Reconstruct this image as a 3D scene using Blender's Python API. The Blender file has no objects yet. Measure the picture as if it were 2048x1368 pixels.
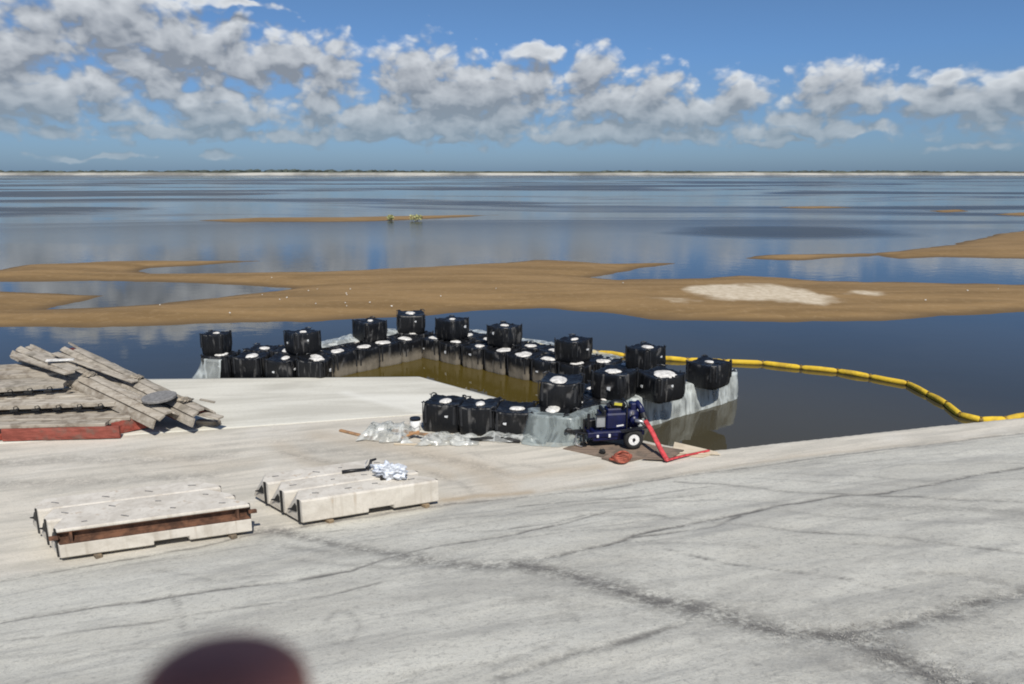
import bpy, math, random
import numpy as np
from mathutils import Vector, Matrix

rng = np.random.RandomState(7)
random.seed(7)
scene = bpy.context.scene
COL = scene.collection

# ------------------------------------------------------------------ camera
F = 1479.0
PITCH = math.atan(342.5 / F)
CP, SP = math.cos(PITCH), math.sin(PITCH)
H = 7.0
WZ = -0.25                                   # water level
cam_d = bpy.data.cameras.new("camera")
cam_d.sensor_width = 36.0
cam_d.lens = 36.0 * F / 2048.0
cam_d.clip_start = 0.005
cam_d.clip_end = 20000
cam_d.dof.use_dof = True
cam_d.dof.focus_distance = 20.0
cam_d.dof.aperture_fstop = cam_d.lens / 2.1
cam = bpy.data.objects.new("camera", cam_d)
COL.objects.link(cam)
cam.location = (0, 0, H)
cam.rotation_euler = (math.pi / 2 - PITCH, 0, 0)
scene.camera = cam

# ------------------------------------------------------------------ node helper
class NT:
    def __init__(s, tree):
        s.t = tree; s.n = tree.nodes; s.l = tree.links
    def new(s, typ, **kw):
        n = s.n.new(typ)
        for k, v in kw.items():
            setattr(n, k, v)
        return n
    def put(s, sock, v):
        if v is None: return
        if isinstance(v, bpy.types.NodeSocket): s.l.new(v, sock)
        else: sock.default_value = v
    def m(s, op, a, b=None, c=None, clamp=False):
        n = s.new('ShaderNodeMath', operation=op, use_clamp=clamp)
        s.put(n.inputs[0], a); s.put(n.inputs[1], b); s.put(n.inputs[2], c)
        return n.outputs[0]
    def v(s, op, a, b=None, c=None):
        n = s.new('ShaderNodeVectorMath', operation=op)
        s.put(n.inputs[0], a); s.put(n.inputs[1], b)
        if c is not None: s.put(n.inputs[2], c)
        return n.outputs['Value'] if op in ('DOT_PRODUCT', 'LENGTH') else n.outputs[0]
    def noise(s, vec, scale, detail=3.0, rough=0.55, dist=0.0, dim='3D'):
        n = s.new('ShaderNodeTexNoise', noise_dimensions=dim)
        s.put(n.inputs['Vector'], vec)
        n.inputs['Scale'].default_value = scale
        n.inputs['Detail'].default_value = detail
        n.inputs['Roughness'].default_value = rough
        n.inputs['Distortion'].default_value = dist
        return n.outputs['Fac']
    def rng(s, v, a, b, c=0.0, d=1.0, smooth=True):
        n = s.new('ShaderNodeMapRange', interpolation_type='SMOOTHSTEP' if smooth else 'LINEAR')
        s.put(n.inputs[0], v); s.put(n.inputs[1], a); s.put(n.inputs[2], b); s.put(n.inputs[3], c); s.put(n.inputs[4], d)
        return n.outputs[0]
    def mix(s, f, a, b, blend='MIX'):
        n = s.new('ShaderNodeMix', data_type='RGBA', blend_type=blend)
        s.put(n.inputs[0], f)
        for i, c in ((6, a), (7, b)):
            if isinstance(c, tuple) and len(c) == 3: c = c + (1,)
            s.put(n.inputs[i], c)
        return n.outputs[2]
    def attr(s, name):
        return s.new('ShaderNodeAttribute', attribute_name=name).outputs['Fac']
    def mapping(s, vec, scale=(1, 1, 1), rot=(0, 0, 0), loc=(0, 0, 0)):
        n = s.new('ShaderNodeMapping')
        s.put(n.inputs[0], vec)
        n.inputs['Location'].default_value = loc
        n.inputs['Rotation'].default_value = rot
        n.inputs['Scale'].default_value = scale
        return n.outputs[0]
    def bump(s, h, strength=0.3, dist=0.02):
        n = s.new('ShaderNodeBump')
        n.inputs['Strength'].default_value = strength
        n.inputs['Distance'].default_value = dist
        s.put(n.inputs['Height'], h)
        return n.outputs[0]

def material(name):
    m = bpy.data.materials.new(name)
    m.use_nodes = True
    t = NT(m.node_tree)
    b = m.node_tree.nodes['Principled BSDF']
    return m, t, b

# ------------------------------------------------------------------ pixel -> place
def ray(px, py):
    u = (px - 1024.0) / F; v = (py - 684.0) / F
    return np.array([u, CP - v * SP, -(SP + v * CP)])
def at(px, py, z=0.0):
    d = ray(px, py); t = (z - H) / d[2]
    return np.array([0, 0, H]) + d * t
def azel(px, py):
    d = ray(px, py); d = d / np.linalg.norm(d)
    return math.degrees(math.atan2(d[0], d[1])), math.degrees(math.asin(d[2]))

# ------------------------------------------------------------------ world: sky with cumulus
SUN_EL = math.radians(50)
SUN_PLAN = Vector((0.25, -0.968)).normalized()          # towards the sun, in plan
world = bpy.data.worlds.new("World")
scene.world = world
world.use_nodes = True
W = NT(world.node_tree)
bg = world.node_tree.nodes['Background']
bg.inputs['Strength'].default_value = 0.1
sky = W.new('ShaderNodeTexSky', sky_type='NISHITA')
sky.sun_disc = False
sky.sun_elevation = SUN_EL
sky.sun_rotation = math.atan2(SUN_PLAN.x, SUN_PLAN.y)
sky.altitude = 0
sky.air_density = 1.0
sky.dust_density = 0.6
sky.ozone_density = 1.6
tc = W.new('ShaderNodeTexCoord').outputs['Generated']
sep = W.new('ShaderNodeSeparateXYZ'); W.l.new(tc, sep.inputs[0])
AZ = W.m('MULTIPLY', W.m('ARCTAN2', sep.outputs[0], sep.outputs[1]), 57.29578)
EL = W.m('MULTIPLY', W.m('ARCSINE', sep.outputs[2]), 57.29578)

CLOUDS = [  # px, py, rx, ry
 (62,92,80,46),(20,130,80,50),(80,208,150,36),(215,160,50,34),(300,72,150,46),(405,88,140,42),(215,15,150,34),
 (350,143,135,30),(585,120,110,50),(665,150,60,34),(420,195,120,22),(435,230,125,30),(640,215,55,36),
 (845,140,75,44),(900,190,150,58),(985,175,110,46),(760,240,150,32),(950,250,160,34),(1065,165,55,40),
 (1075,110,50,16),(1190,150,42,44),(1300,195,95,50),(1240,222,110,34),(1400,228,110,34),(1475,200,52,34),
 (1680,152,75,30),(1690,205,105,34),(1605,245,55,28),(1870,200,70,34),(1965,205,120,46),(1920,150,60,22),
 (2045,165,60,28),(2190,170,150,50),(2420,200,170,55),(-130,140,120,70),(-330,110,170,70),(-560,180,170,50),(2700,160,180,50),
 (88,266,45,12),(6,258,28,18),(480,268,50,10),(590,272,60,11),(440,309,28,8),(1150,268,110,15),(1330,272,90,9),
 (1700,268,60,10),(1945,288,60,8),(740,275,70,9),(900,283,60,8),(460,3,80,9),(250,62,270,40),(440,118,220,34),(120,190,210,40),(800,264,270,18),(1260,266,260,18),(360,264,200,13),(1650,262,160,14),(930,205,190,55),(1290,222,190,40),(1560,283,60,6),(190,312,80,6)]
grp = bpy.data.node_groups.new("cloud_field", 'ShaderNodeTree')
grp.interface.new_socket("P", in_out='INPUT', socket_type='NodeSocketVector')
grp.interface.new_socket("D", in_out='OUTPUT', socket_type='NodeSocketFloat')
G = NT(grp)
gi = G.new('NodeGroupInput'); go = G.new('NodeGroupOutput')
P0 = gi.outputs[0]
warp = G.new('ShaderNodeTexNoise', noise_dimensions='2D')
G.l.new(P0, warp.inputs['Vector']); warp.inputs['Scale'].default_value = 0.28; warp.inputs['Detail'].default_value = 3.0
wv = G.v('MULTIPLY_ADD', warp.outputs['Color'], (2.6, 1.7, 0), (-1.3, -0.85, 0))
P = G.v('ADD', P0, wv)
cur = None
for (px, py, rx, ry) in CLOUDS:
    a, e = azel(px, py)
    a2, _ = azel(px + rx, py); _, e2 = azel(px, py - ry)
    ra, re = abs(a2 - a) * 1.2, abs(e2 - e) * 1.22
    q = G.v('MULTIPLY_ADD', P, (1 / ra, 1 / re, 0), (-a / ra, -e / re, 0))
    d = G.v('DOT_PRODUCT', q, q)
    cur = d if cur is None else G.m('SMOOTH_MIN', cur, d, 0.35)
mask = G.m('SUBTRACT', 1.34, G.m('SQRT', G.m('MAXIMUM', cur, 0.0)))          # 1 centre, 0 rim
# beyond the frame the same kind of broken cumulus carries on
sg = G.new('ShaderNodeSeparateXYZ'); G.l.new(P0, sg.inputs[0])
cov = G.noise(G.v('MULTIPLY', P0, (0.045, 0.10, 1)), 1.0, 2.0, 0.5, dim='2D')
side = G.m('MULTIPLY', G.rng(G.m('ABSOLUTE', sg.outputs[0]), 36, 44), G.rng(sg.outputs[1], 1.0, 4.0))
side = G.m('MULTIPLY', side, G.rng(sg.outputs[1], 34.0, 15.0))
high = G.m('MULTIPLY', G.rng(sg.outputs[1], 17.0, 24.0), 0.75)
gen = G.m('MULTIPLY', G.m('MAXIMUM', side, high), G.rng(cov, 0.47, 0.66))
mask = G.m('MAXIMUM', G.m('MAXIMUM', mask, -0.8), G.m('SUBTRACT', gen, 0.6))
lowb = G.m('MULTIPLY', G.rng(sg.outputs[1], 0.7, 2.0), G.rng(sg.outputs[1], 7.5, 3.2))
lown = G.noise(G.v('MULTIPLY', P0, (0.26, 0.85, 1)), 1.0, 3.0, 0.55, 0.2, dim='2D')
mask = G.m('MAXIMUM', mask, G.m('MULTIPLY_ADD', G.m('MULTIPLY', lowb, G.rng(lown, 0.38, 0.62)), 1.0, -0.72))
n2 = G.noise(G.v('MULTIPLY', P0, (0.46, 0.68, 1)), 1.0, 6.0, 0.48, 0.25, dim='2D')
vor = G.new('ShaderNodeTexVoronoi', voronoi_dimensions='2D', feature='SMOOTH_F1')
pv = G.v('ADD', G.v('MULTIPLY', P0, (0.60, 0.85, 1)), G.v('MULTIPLY', warp.outputs['Color'], (0.9, 0.9, 0)))
G.l.new(pv, vor.inputs['Vector']); vor.inputs['Scale'].default_value = 1.0; vor.inputs['Smoothness'].default_value = 0.35
vor.inputs['Detail'].default_value = 2.0; vor.inputs['Roughness'].default_value = 0.5
puff = G.m('SUBTRACT', 0.45, vor.outputs['Distance'])
dsum = G.m('ADD', mask, G.m('MULTIPLY', G.m('SUBTRACT', n2, 0.5), 1.15))
dsum = G.m('ADD', dsum, G.m('MULTIPLY', puff, 0.85))
G.l.new(dsum, go.inputs[0])

cmb = W.new('ShaderNodeCombineXYZ'); W.l.new(AZ, cmb.inputs[0]); W.l.new(EL, cmb.inputs[1])
def field(vec):
    g = W.new('ShaderNodeGroup'); g.node_tree = grp
    W.l.new(vec, g.inputs[0]); return g.outputs[0]
D0 = field(cmb.outputs[0])
D1 = field(W.v('ADD', cmb.outputs[0], (0.2, 1.0, 0)))
alpha = W.rng(D0, -0.22, 0.58)
lit = W.rng(W.m('SUBTRACT', D0, D1), -0.42, 0.98, smooth=False)
lit = W.m('MULTIPLY', lit, W.rng(D0, 1.5, 0.1, 0.50, 1.0))
ccol = W.mix(lit, (2.55, 2.85, 3.3), (8.0, 8.3, 8.6))
ramp = W.new('ShaderNodeValToRGB'); W.l.new(W.m('DIVIDE', EL, 20.0, clamp=True), ramp.inputs[0])
for k, (p, c) in enumerate(((0.0, (.37, .57, 1.0)), (0.2, (.38, .55, .88)), (0.4, (.42, .62, .94)), (0.68, (.48, .645, .85)), (1.0, (.52, .67, .85)))):
    e = ramp.color_ramp.elements[k] if k < 2 else ramp.color_ramp.elements.new(p)
    e.position = p; e.color = c + (1,)
skyc = W.mix(1.0, sky.outputs[0], ramp.outputs[0], 'MULTIPLY')
hz = W.rng(EL, 0.0, 7.0, 0.78, 0.0)
ccol = W.mix(hz, ccol, (2.5, 3.6, 4.6))
W.l.new(W.mix(W.m('MULTIPLY', alpha, 0.95), skyc, ccol), bg.inputs['Color'])

# ------------------------------------------------------------------ sun, exposure
sun_d = bpy.data.lights.new("sun", 'SUN')
sun_d.energy = 4.9
sun_d.angle = math.radians(0.53)
sun_d.color = (1.0, 0.95, 0.86)
sun = bpy.data.objects.new("sun", sun_d)
COL.objects.link(sun)
sdir = Vector((SUN_PLAN.x * math.cos(SUN_EL), SUN_PLAN.y * math.cos(SUN_EL), math.sin(SUN_EL)))
sun.rotation_euler = sdir.to_track_quat('Z', 'Y').to_euler()
sun.location = (0, 0, 60)
scene.view_settings.view_transform = 'Standard'
scene.view_settings.look = 'None'
scene.view_settings.exposure = -0.05
scene.view_settings.gamma = 1.0
scene.view_settings.use_curve_mapping = False
scene.cycles.max_bounces = 8
scene.cycles.transparent_max_bounces = 12
scene.cycles.use_denoising = True
scene.cycles.filter_width = 1.9
scene.cycles.sample_clamp_indirect = 6

# ------------------------------------------------------------------ mesh helpers
def vnoise(x, y, seed=0):
    xi = np.floor(x).astype(np.int64); yi = np.floor(y).astype(np.int64)
    fx = x - xi; fy = y - yi
    fx = fx * fx * (3 - 2 * fx); fy = fy * fy * (3 - 2 * fy)
    def h(a, b):
        n = (a * 374761393 + b * 668265263 + seed * 974711) & 0x7fffffff
        n = ((n ^ (n >> 13)) * 1274126177) & 0x7fffffff
        return ((n ^ (n >> 16)) & 0xffff) / 65535.0
    return (h(xi, yi) * (1 - fx) + h(xi + 1, yi) * fx) * (1 - fy) + (h(xi, yi + 1) * (1 - fx) + h(xi + 1, yi + 1) * fx) * fy
def fbm(x, y, seed=0, oct=4):
    r = np.zeros_like(np.asarray(x, float)); a = 0.5
    for i in range(oct):
        r = r + a * vnoise(x * 2 ** i + 17.3 * i, y * 2 ** i - 9.1 * i, seed + i); a *= 0.5
    return r

def link_mesh(name, verts, faces, mat=None, parent=None, smooth=False, attrs=None):
    me = bpy.data.meshes.new(name)
    me.from_pydata([tuple(map(float, v)) for v in verts], [], [tuple(map(int, f)) for f in faces])
    if mat: me.materials.append(mat)
    if smooth: me.polygons.foreach_set('use_smooth', [True] * len(me.polygons))
    if attrs:
        for k, a in attrs.items():
            at_ = me.attributes.new(k, 'FLOAT', 'POINT'); at_.data.foreach_set('value', np.asarray(a, dtype=np.float32))
    me.update()
    o = bpy.data.objects.new(name, me)
    COL.objects.link(o)
    if parent: o.parent = parent
    return o

class MB:
    """collects shapes for ONE mesh"""
    def __init__(s): s.v = []; s.f = []
    def add(s, vs, fs):
        b = len(s.v); s.v += [tuple(v) for v in vs]; s.f += [tuple(i + b for i in f) for f in fs]; return s
    def box(s, c, d, rz=0.0, ry=0.0, bev=0.0):
        x, y, z = [q / 2 for q in d]
        M = Matrix.Translation(c) @ Matrix.Rotation(rz, 4, 'Z') @ Matrix.Rotation(ry, 4, 'Y')
        if bev <= 0:
            vs = [M @ Vector((a * x, b * y, e * z)) for a in (-1, 1) for b in (-1, 1) for e in (-1, 1)]
            return s.add(vs, [(0, 1, 3, 2), (4, 6, 7, 5), (0, 4, 5, 1), (2, 3, 7, 6), (0, 2, 6, 4), (1, 5, 7, 3)])
        vs = []
        for a in (-1, 1):
            for b in (-1, 1):
                for e in (-1, 1):
                    vs += [M @ Vector((a * x, b * (y - bev), e * (z - bev))), M @ Vector((a * (x - bev), b * y, e * (z - bev))), M @ Vector((a * (x - bev), b * (y - bev), e * z))]
        I = lambda a, b, e, k: ((a > 0) * 4 + (b > 0) * 2 + (e > 0)) * 3 + k
        fs = []
        for a in (-1, 1):
            fs.append((I(a, -1, -1, 0), I(a, 1, -1, 0), I(a, 1, 1, 0), I(a, -1, 1, 0)))
            fs.append((I(-1, a, -1, 1), I(1, a, -1, 1), I(1, a, 1, 1), I(-1, a, 1, 1)))
            fs.append((I(-1, -1, a, 2), I(1, -1, a, 2), I(1, 1, a, 2), I(-1, 1, a, 2)))
            for b in (-1, 1):
                fs.append((I(a, b, -1, 0), I(a, b, 1, 0), I(a, b, 1, 1), I(a, b, -1, 1)))
                fs.append((I(a, -1, b, 0), I(a, 1, b, 0), I(a, 1, b, 2), I(a, -1, b, 2)))
                fs.append((I(-1, a, b, 1), I(1, a, b, 1), I(1, a, b, 2), I(-1, a, b, 2)))
                for e in (-1, 1):
                    fs.append((I(a, b, e, 0), I(a, b, e, 1), I(a, b, e, 2)))
        return s.add(vs, fs)
    def tube(s, pts, r, n=10, cap=True):
        pts = [Vector(p) for p in pts]
        rs = r if isinstance(r, (list, tuple)) else [r] * len(pts)
        vs = []; fs = []
        up = None
        for i, p in enumerate(pts):
            t = (pts[min(i + 1, len(pts) - 1)] - pts[max(i - 1, 0)]).normalized()
            if up is None:
                up = t.cross(Vector((0, 0, 1)))
                if up.length < 1e-3: up = t.cross(Vector((0, 1, 0)))
            up = (up - t * up.dot(t)).normalized()
            w = t.cross(up)
            for k in range(n):
                a = 2 * math.pi * k / n
                vs.append(p + (up * math.cos(a) + w * math.sin(a)) * rs[i])
        for i in range(len(pts) - 1):
            for k in range(n):
                k2 = (k + 1) % n
                fs.append((i * n + k, i * n + k2, (i + 1) * n + k2, (i + 1) * n + k))
        if cap:
            fs.append(tuple(range(n - 1, -1, -1))); fs.append(tuple((len(pts) - 1) * n + k for k in range(n)))
        return s.add(vs, fs)
    def prism(s, prof, axis0, axis1, up=Vector((0, 0, 1)), side=None):
        """prof: list of (side, up) swept from axis0 to axis1"""
        a0, a1 = Vector(axis0), Vector(axis1)
        d = (a1 - a0).normalized()
        sd = side or Vector((-d.y, d.x, 0)).normalized()
        n = len(prof)
        vs = [a + sd * p + up * q for a in (a0, a1) for p, q in prof]
        fs = [tuple(range(n)), tuple(range(2 * n - 1, n - 1, -1))]
        for k in range(n):
            k2 = (k + 1) % n
            fs.append((k, n + k, n + k2, k2))
        return s.add(vs, fs)
    def build(s, name, mat=None, parent=None, smooth=False):
        return link_mesh(name, s.v, s.f, mat, parent, smooth)

def tag(o, label=None, cat=None, group=None, kind=None):
    if label: o['label'] = label
    if cat: o['category'] = cat
    if group: o['group'] = group
    if kind: o['kind'] = kind
    return o
def empty(name, loc, rz=0.0):
    o = bpy.data.objects.new(name, None)
    o.empty_display_size = 0.2
    o.location = loc; o.rotation_euler = (0, 0, rz)
    COL.objects.link(o); return o
def copy_tree(root, loc, rot, scale=None):
    r = root.copy(); COL.objects.link(r)
    r.location = loc; r.rotation_euler = rot
    if scale: r.scale = scale
    for ch in root.children:
        c = ch.copy(); COL.objects.link(c); c.parent = r
        for g in ch.children:
            d = g.copy(); COL.objects.link(d); d.parent = c
    return r
def grid_faces(nu, nv):
    i, j = np.meshgrid(np.arange(nu - 1), np.arange(nv - 1), indexing='ij')
    a = (i * nv + j).ravel()
    return np.stack([a, a + nv, a + nv + 1, a + 1], 1)
def seg_dist(X, Y, pts, closed=False):
    best = np.full(X.shape, 1e9); par = np.zeros(X.shape)
    n = len(pts)
    for i in range(n if closed else n - 1):
        ax, ay = pts[i][:2]; bx, by = pts[(i + 1) % n][:2]
        dx, dy = bx - ax, by - ay
        t = np.clip(((X - ax) * dx + (Y - ay) * dy) / max(dx * dx + dy * dy, 1e-9), 0, 1)
        d = np.hypot(X - ax - t * dx, Y - ay - t * dy)
        best = np.minimum(best, d)
    return best
def sdist(X, Y, poly):
    """signed distance, positive inside"""
    inside = np.zeros(X.shape, bool); n = len(poly)
    for i in range(n):
        x1, y1 = poly[i][:2]; x2, y2 = poly[(i + 1) % n][:2]
        if y1 == y2: continue
        c = ((y1 > Y) != (y2 > Y)) & (X < (x2 - x1) * (Y - y1) / (y2 - y1) + x1)
        inside ^= c
    d = seg_dist(X, Y, poly, True)
    return np.where(inside, d, -d)

# ------------------------------------------------------------------ materials
def mat_simple(name, col, rough=0.6, metal=0.0, var=0.25, scale=6.0, bump=0.15, spec=0.5, col2=None):
    m, t, b = material(name)
    o = t.new('ShaderNodeTexCoord').outputs['Object']
    n = t.noise(o, scale, 5.0, 0.6)
    c2 = col2 or tuple(c * (1 - var) for c in col)
    c1 = tuple(min(1, c * (1 + var * 0.5)) for c in col)
    t.l.new(t.mix(t.rng(n, 0.35, 0.65), c2, c1), b.inputs['Base Color'])
    b.inputs['Roughness'].default_value = rough
    b.inputs['Metallic'].default_value = metal
    b.inputs['Specular IOR Level'].default_value = spec
    t.l.new(t.bump(t.noise(o, scale * 5, 4.0), bump, 0.01), b.inputs['Normal'])
    return m

def mat_soil_cement():
    m, t, b = material("soil_cement")
    o = t.new('ShaderNodeTexCoord').outputs['Object']
    bench = t.attr('bench'); stain = t.attr('stain'); warm = t.attr('warm')
    along = t.mapping(o, (1, 1, 1), (0, 0, math.radians(-18)))
    big = t.noise(t.v('MULTIPLY', along, (0.35, 0.6, 1)), 1.0, 5.0, 0.6, 0.6)
    streak = t.noise(t.v('MULTIPLY', along, (0.30, 2.6, 1.0)), 1.0, 5.0, 0.62, 0.8)
    mid = t.noise(o, 3.2, 5.0, 0.65)
    grit = t.noise(o, 34, 5.0, 0.8)
    grit2 = t.noise(o, 15, 4.0, 0.7)
    fl = t.mix(t.rng(big, 0.33, 0.66), (0.56, 0.54, 0.47), (0.66, 0.64, 0.56))
    fl = t.mix(t.m('MULTIPLY', t.rng(streak, 0.50, 0.70), 0.6), fl, (0.40, 0.39, 0.35))
    be = t.mix(t.rng(streak, 0.36, 0.64), (0.58, 0.54, 0.465), (0.44, 0.415, 0.36))
    be = t.mix(t.m('MULTIPLY', t.rng(big, 0.45, 0.7), 0.55), be, (0.60, 0.575, 0.52))
    c = t.mix(bench, fl, be)
    c = t.mix(warm, c, (0.40, 0.315, 0.215))
    brk = t.m('MULTIPLY', stain, t.rng(t.m('ADD', t.m('MULTIPLY', mid, 0.55), t.m('MULTIPLY', grit2, 0.45)), 0.36, 0.58))
    c = t.mix(t.m('MULTIPLY', brk, 0.95, clamp=True), c, (0.125, 0.118, 0.108))
    c = t.mix(t.m('MULTIPLY', t.rng(grit, 0.52, 0.70), t.rng(bench, 1.0, 0.0, 0.16, 0.62)), c, (0.20, 0.19, 0.175))
    c = t.mix(t.m('MULTIPLY', t.rng(grit, 0.46, 0.30), 0.35), c, (0.60, 0.59, 0.54))
    c = t.mix(t.m('MULTIPLY', t.rng(grit2, 0.56, 0.70), 0.30), c, (0.25, 0.235, 0.21))
    mott = t.noise(o, 9.0, 8.0, 0.80, 0.4)
    mfac = t.rng(bench, 1.0, 0.0, 0.35, 1.0)
    c = t.mix(t.m('MULTIPLY', t.rng(mott, 0.50, 0.66), t.m('MULTIPLY', mfac, 0.55)), c, (0.25, 0.242, 0.22))
    c = t.mix(t.m('MULTIPLY', t.rng(mott, 0.44, 0.32), t.m('MULTIPLY', mfac, 0.45)), c, (0.74, 0.725, 0.665))
    wide = t.noise(t.v('MULTIPLY', along, (0.16, 0.42, 1)), 1.0, 4.0, 0.6, 1.0)
    c = t.mix(t.m('MULTIPLY', t.rng(wide, 0.52, 0.68), t.m('MULTIPLY', mfac, 0.40)), c, (0.30, 0.29, 0.265))
    c = t.mix(t.attr('crack'), c, (0.115, 0.108, 0.10))
    wet = t.attr('wet')
    c = t.mix(wet, c, (0.13, 0.115, 0.085))
    t.l.new(c, b.inputs['Base Color'])
    b.inputs['Roughness'].default_value = 0.92
    b.inputs['Specular IOR Level'].default_value = 0.25
    hgt = t.m('ADD', t.m('MULTIPLY', grit, 0.5), t.m('ADD', t.m('MULTIPLY', grit2, 0.8), t.m('MULTIPLY', streak, 0.25)))
    t.l.new(t.bump(hgt, 0.6, 0.022), b.inputs['Normal'])
    return m

def mat_pad():
    m, t, b = material("pad_concrete")
    o = t.new('ShaderNodeTexCoord').outputs['Object']
    along = t.mapping(o, (1, 1, 1), (0, 0, math.radians(-8)))
    s = t.noise(t.v('MULTIPLY', along, (0.18, 1.1, 1)), 1.0, 5.0, 0.6, 0.5)
    g = t.noise(o, 9, 5.0, 0.7)
    tone = t.attr('tone')
    c = t.mix(t.rng(s, 0.35, 0.65), (0.47, 0.453, 0.395), (0.60, 0.583, 0.515))
    c = t.mix(t.m('MULTIPLY', t.rng(g, 0.5, 0.7), 0.3), c, (0.40, 0.37, 0.31))
    c = t.mix(tone, c, (0.74, 0.73, 0.67))
    t.l.new(c, b.inputs['Base Color'])
    b.inputs['Roughness'].default_value = 0.9
    b.inputs['Specular IOR Level'].default_value = 0.25
    t.l.new(t.bump(g, 0.25, 0.02), b.inputs['Normal'])
    return m

def mat_water(name, body, ripple, tint=None):
    m, t, b = material(name)
    o = t.new('ShaderNodeTexCoord').outputs['Object']
    patch = t.noise(t.v('MULTIPLY', o, (0.007, 0.022, 1)), 1.0, 4.0, 0.55, 0.8)
    far = t.new('ShaderNodeSeparateXYZ'); t.l.new(o, far.inputs[0])
    fy = t.rng(far.outputs[1], 45, 140)
    ruff = t.m('MULTIPLY', t.rng(patch, 0.44, 0.58), fy)
    gust = t.v('LENGTH', t.v('MULTIPLY', t.v('SUBTRACT', o, (33.0, 92.0, WZ)), (1 / 27.0, 1 / 19.0, 0)))
    ruff = t.m('MAXIMUM', ruff, t.rng(t.m('ADD', gust, t.m('MULTIPLY', t.m('SUBTRACT', patch, 0.5), 2.2)), 1.0, 0.45))
    base = t.mix(t.rng(t.noise(o, 0.12, 3.0), 0.35, 0.65), body, tuple(c * 0.8 for c in body))
    if tint:
        dd = t.v('LENGTH', t.v('SUBTRACT', o, (6.0, 17.5, WZ)))
        base = t.mix(t.rng(dd, 15.0, 4.0), base, tint)
    t.l.new(base, b.inputs['Base Color'])
    t.l.new(t.rng(ruff, 0.0, 1.0, 0.015, 0.30, False), b.inputs['Roughness'])
    b.inputs['IOR'].default_value = 1.333
    r1 = t.noise(t.v('MULTIPLY', o, (0.9, 1.6, 1)), 1.0, 4.0, 0.6)
    n = t.new('ShaderNodeBump'); n.inputs['Distance'].default_value = ripple
    t.l.new(t.m('MULTIPLY_ADD', ruff, 0.6, t.rng(far.outputs[1], 36, 75, 0.05, 0.17)), n.inputs['Strength'])
    t.l.new(r1, n.inputs['Height'])
    t.l.new(n.outputs[0], b.inputs['Normal'])
    return m

def mat_sand():
    m, t, b = material("wet_sand")
    o = t.new('ShaderNodeTexCoord').outputs['Object']
    h = t.attr('height'); pale = t.attr('pale')
    s = t.noise(t.v('MULTIPLY', o, (0.10, 0.5, 1)), 1.0, 5.0, 0.62, 0.5)
    g = t.noise(o, 2.2, 5.0, 0.7)
    c = t.mix(t.rng(s, 0.35, 0.65), (0.180, 0.112, 0.044), (0.258, 0.164, 0.070))
    c = t.mix(t.m('MULTIPLY', t.rng(g, 0.5, 0.72), 0.45), c, (0.34, 0.235, 0.12))
    c = t.mix(t.rng(h, 0.13, 0.0), c, (0.12, 0.078, 0.036))
    c = t.mix(t.m('MULTIPLY', t.rng(t.noise(t.v('MULTIPLY', o, (0.25, 0.9, 1)), 1.0, 6.0, 0.7, 1.0), 0.52, 0.70), 0.5), c, (0.17, 0.115, 0.055))
    c = t.mix(pale, c, t.mix(t.rng(g, 0.35, 0.65), (0.44, 0.36, 0.25), (0.58, 0.50, 0.38)))
    t.l.new(c, b.inputs['Base Color'])
    b.inputs['Roughness'].default_value = 0.85
    b.inputs['Specular IOR Level'].default_value = 0.3
    t.l.new(t.bump(g, 0.4, 0.05), b.inputs['Normal'])
    return m

def mat_bag(name, mud):
    m, t, b = material(name)
    tcn = t.new('ShaderNodeTexCoord')
    o = tcn.outputs['Object']
    oi = t.new('ShaderNodeObjectInfo').outputs['Random']
    cx = t.new('ShaderNodeCombineXYZ'); t.l.new(t.m('MULTIPLY', oi, 37.0), cx.inputs[2]); t.l.new(t.m('MULTIPLY', oi, 19.0), cx.inputs[0])
    p = t.v('ADD', o, cx.outputs[0])
    st = t.noise(t.v('MULTIPLY', p, (9, 9, 0.9)), 1.0, 4.0, 0.6, 0.3)
    bl = t.noise(p, 3.0, 4.0, 0.6)
    fold = t.attr('fold')
    dust = t.m('MULTIPLY', t.rng(st, 0.58, 0.74), t.m('MULTIPLY', t.rng(bl, 0.42, 0.64), t.m('MULTIPLY_ADD', oi, 0.7, 0.15)))
    dust = t.m('MAXIMUM', dust, t.m('MULTIPLY', t.rng(fold, 0.62, 0.92), t.rng(bl, 0.38, 0.58, 0.05, 0.6)))
    c = t.mix(t.m('MULTIPLY', dust, 0.75), (0.0065, 0.007, 0.0085), (0.17, 0.165, 0.16))
    sp = t.new('ShaderNodeSeparateXYZ'); t.l.new(o, sp.inputs[0])
    if mud:
        zz = t.m('ADD', sp.outputs[2], t.m('MULTIPLY', t.m('SUBTRACT', bl, 0.5), 0.5))
        c = t.mix(t.rng(zz, 0.62, 0.20, 0.0, mud), c, (0.27, 0.235, 0.185))
    t.l.new(c, b.inputs['Base Color'])
    b.inputs['Roughness'].default_value = 0.42
    b.inputs['Specular IOR Level'].default_value = 0.35
    t.l.new(t.bump(t.m('ADD', st, t.m('MULTIPLY', t.noise(p, 14, 3.0), 0.4)), 0.5, 0.03), b.inputs['Normal'])
    return m

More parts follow.
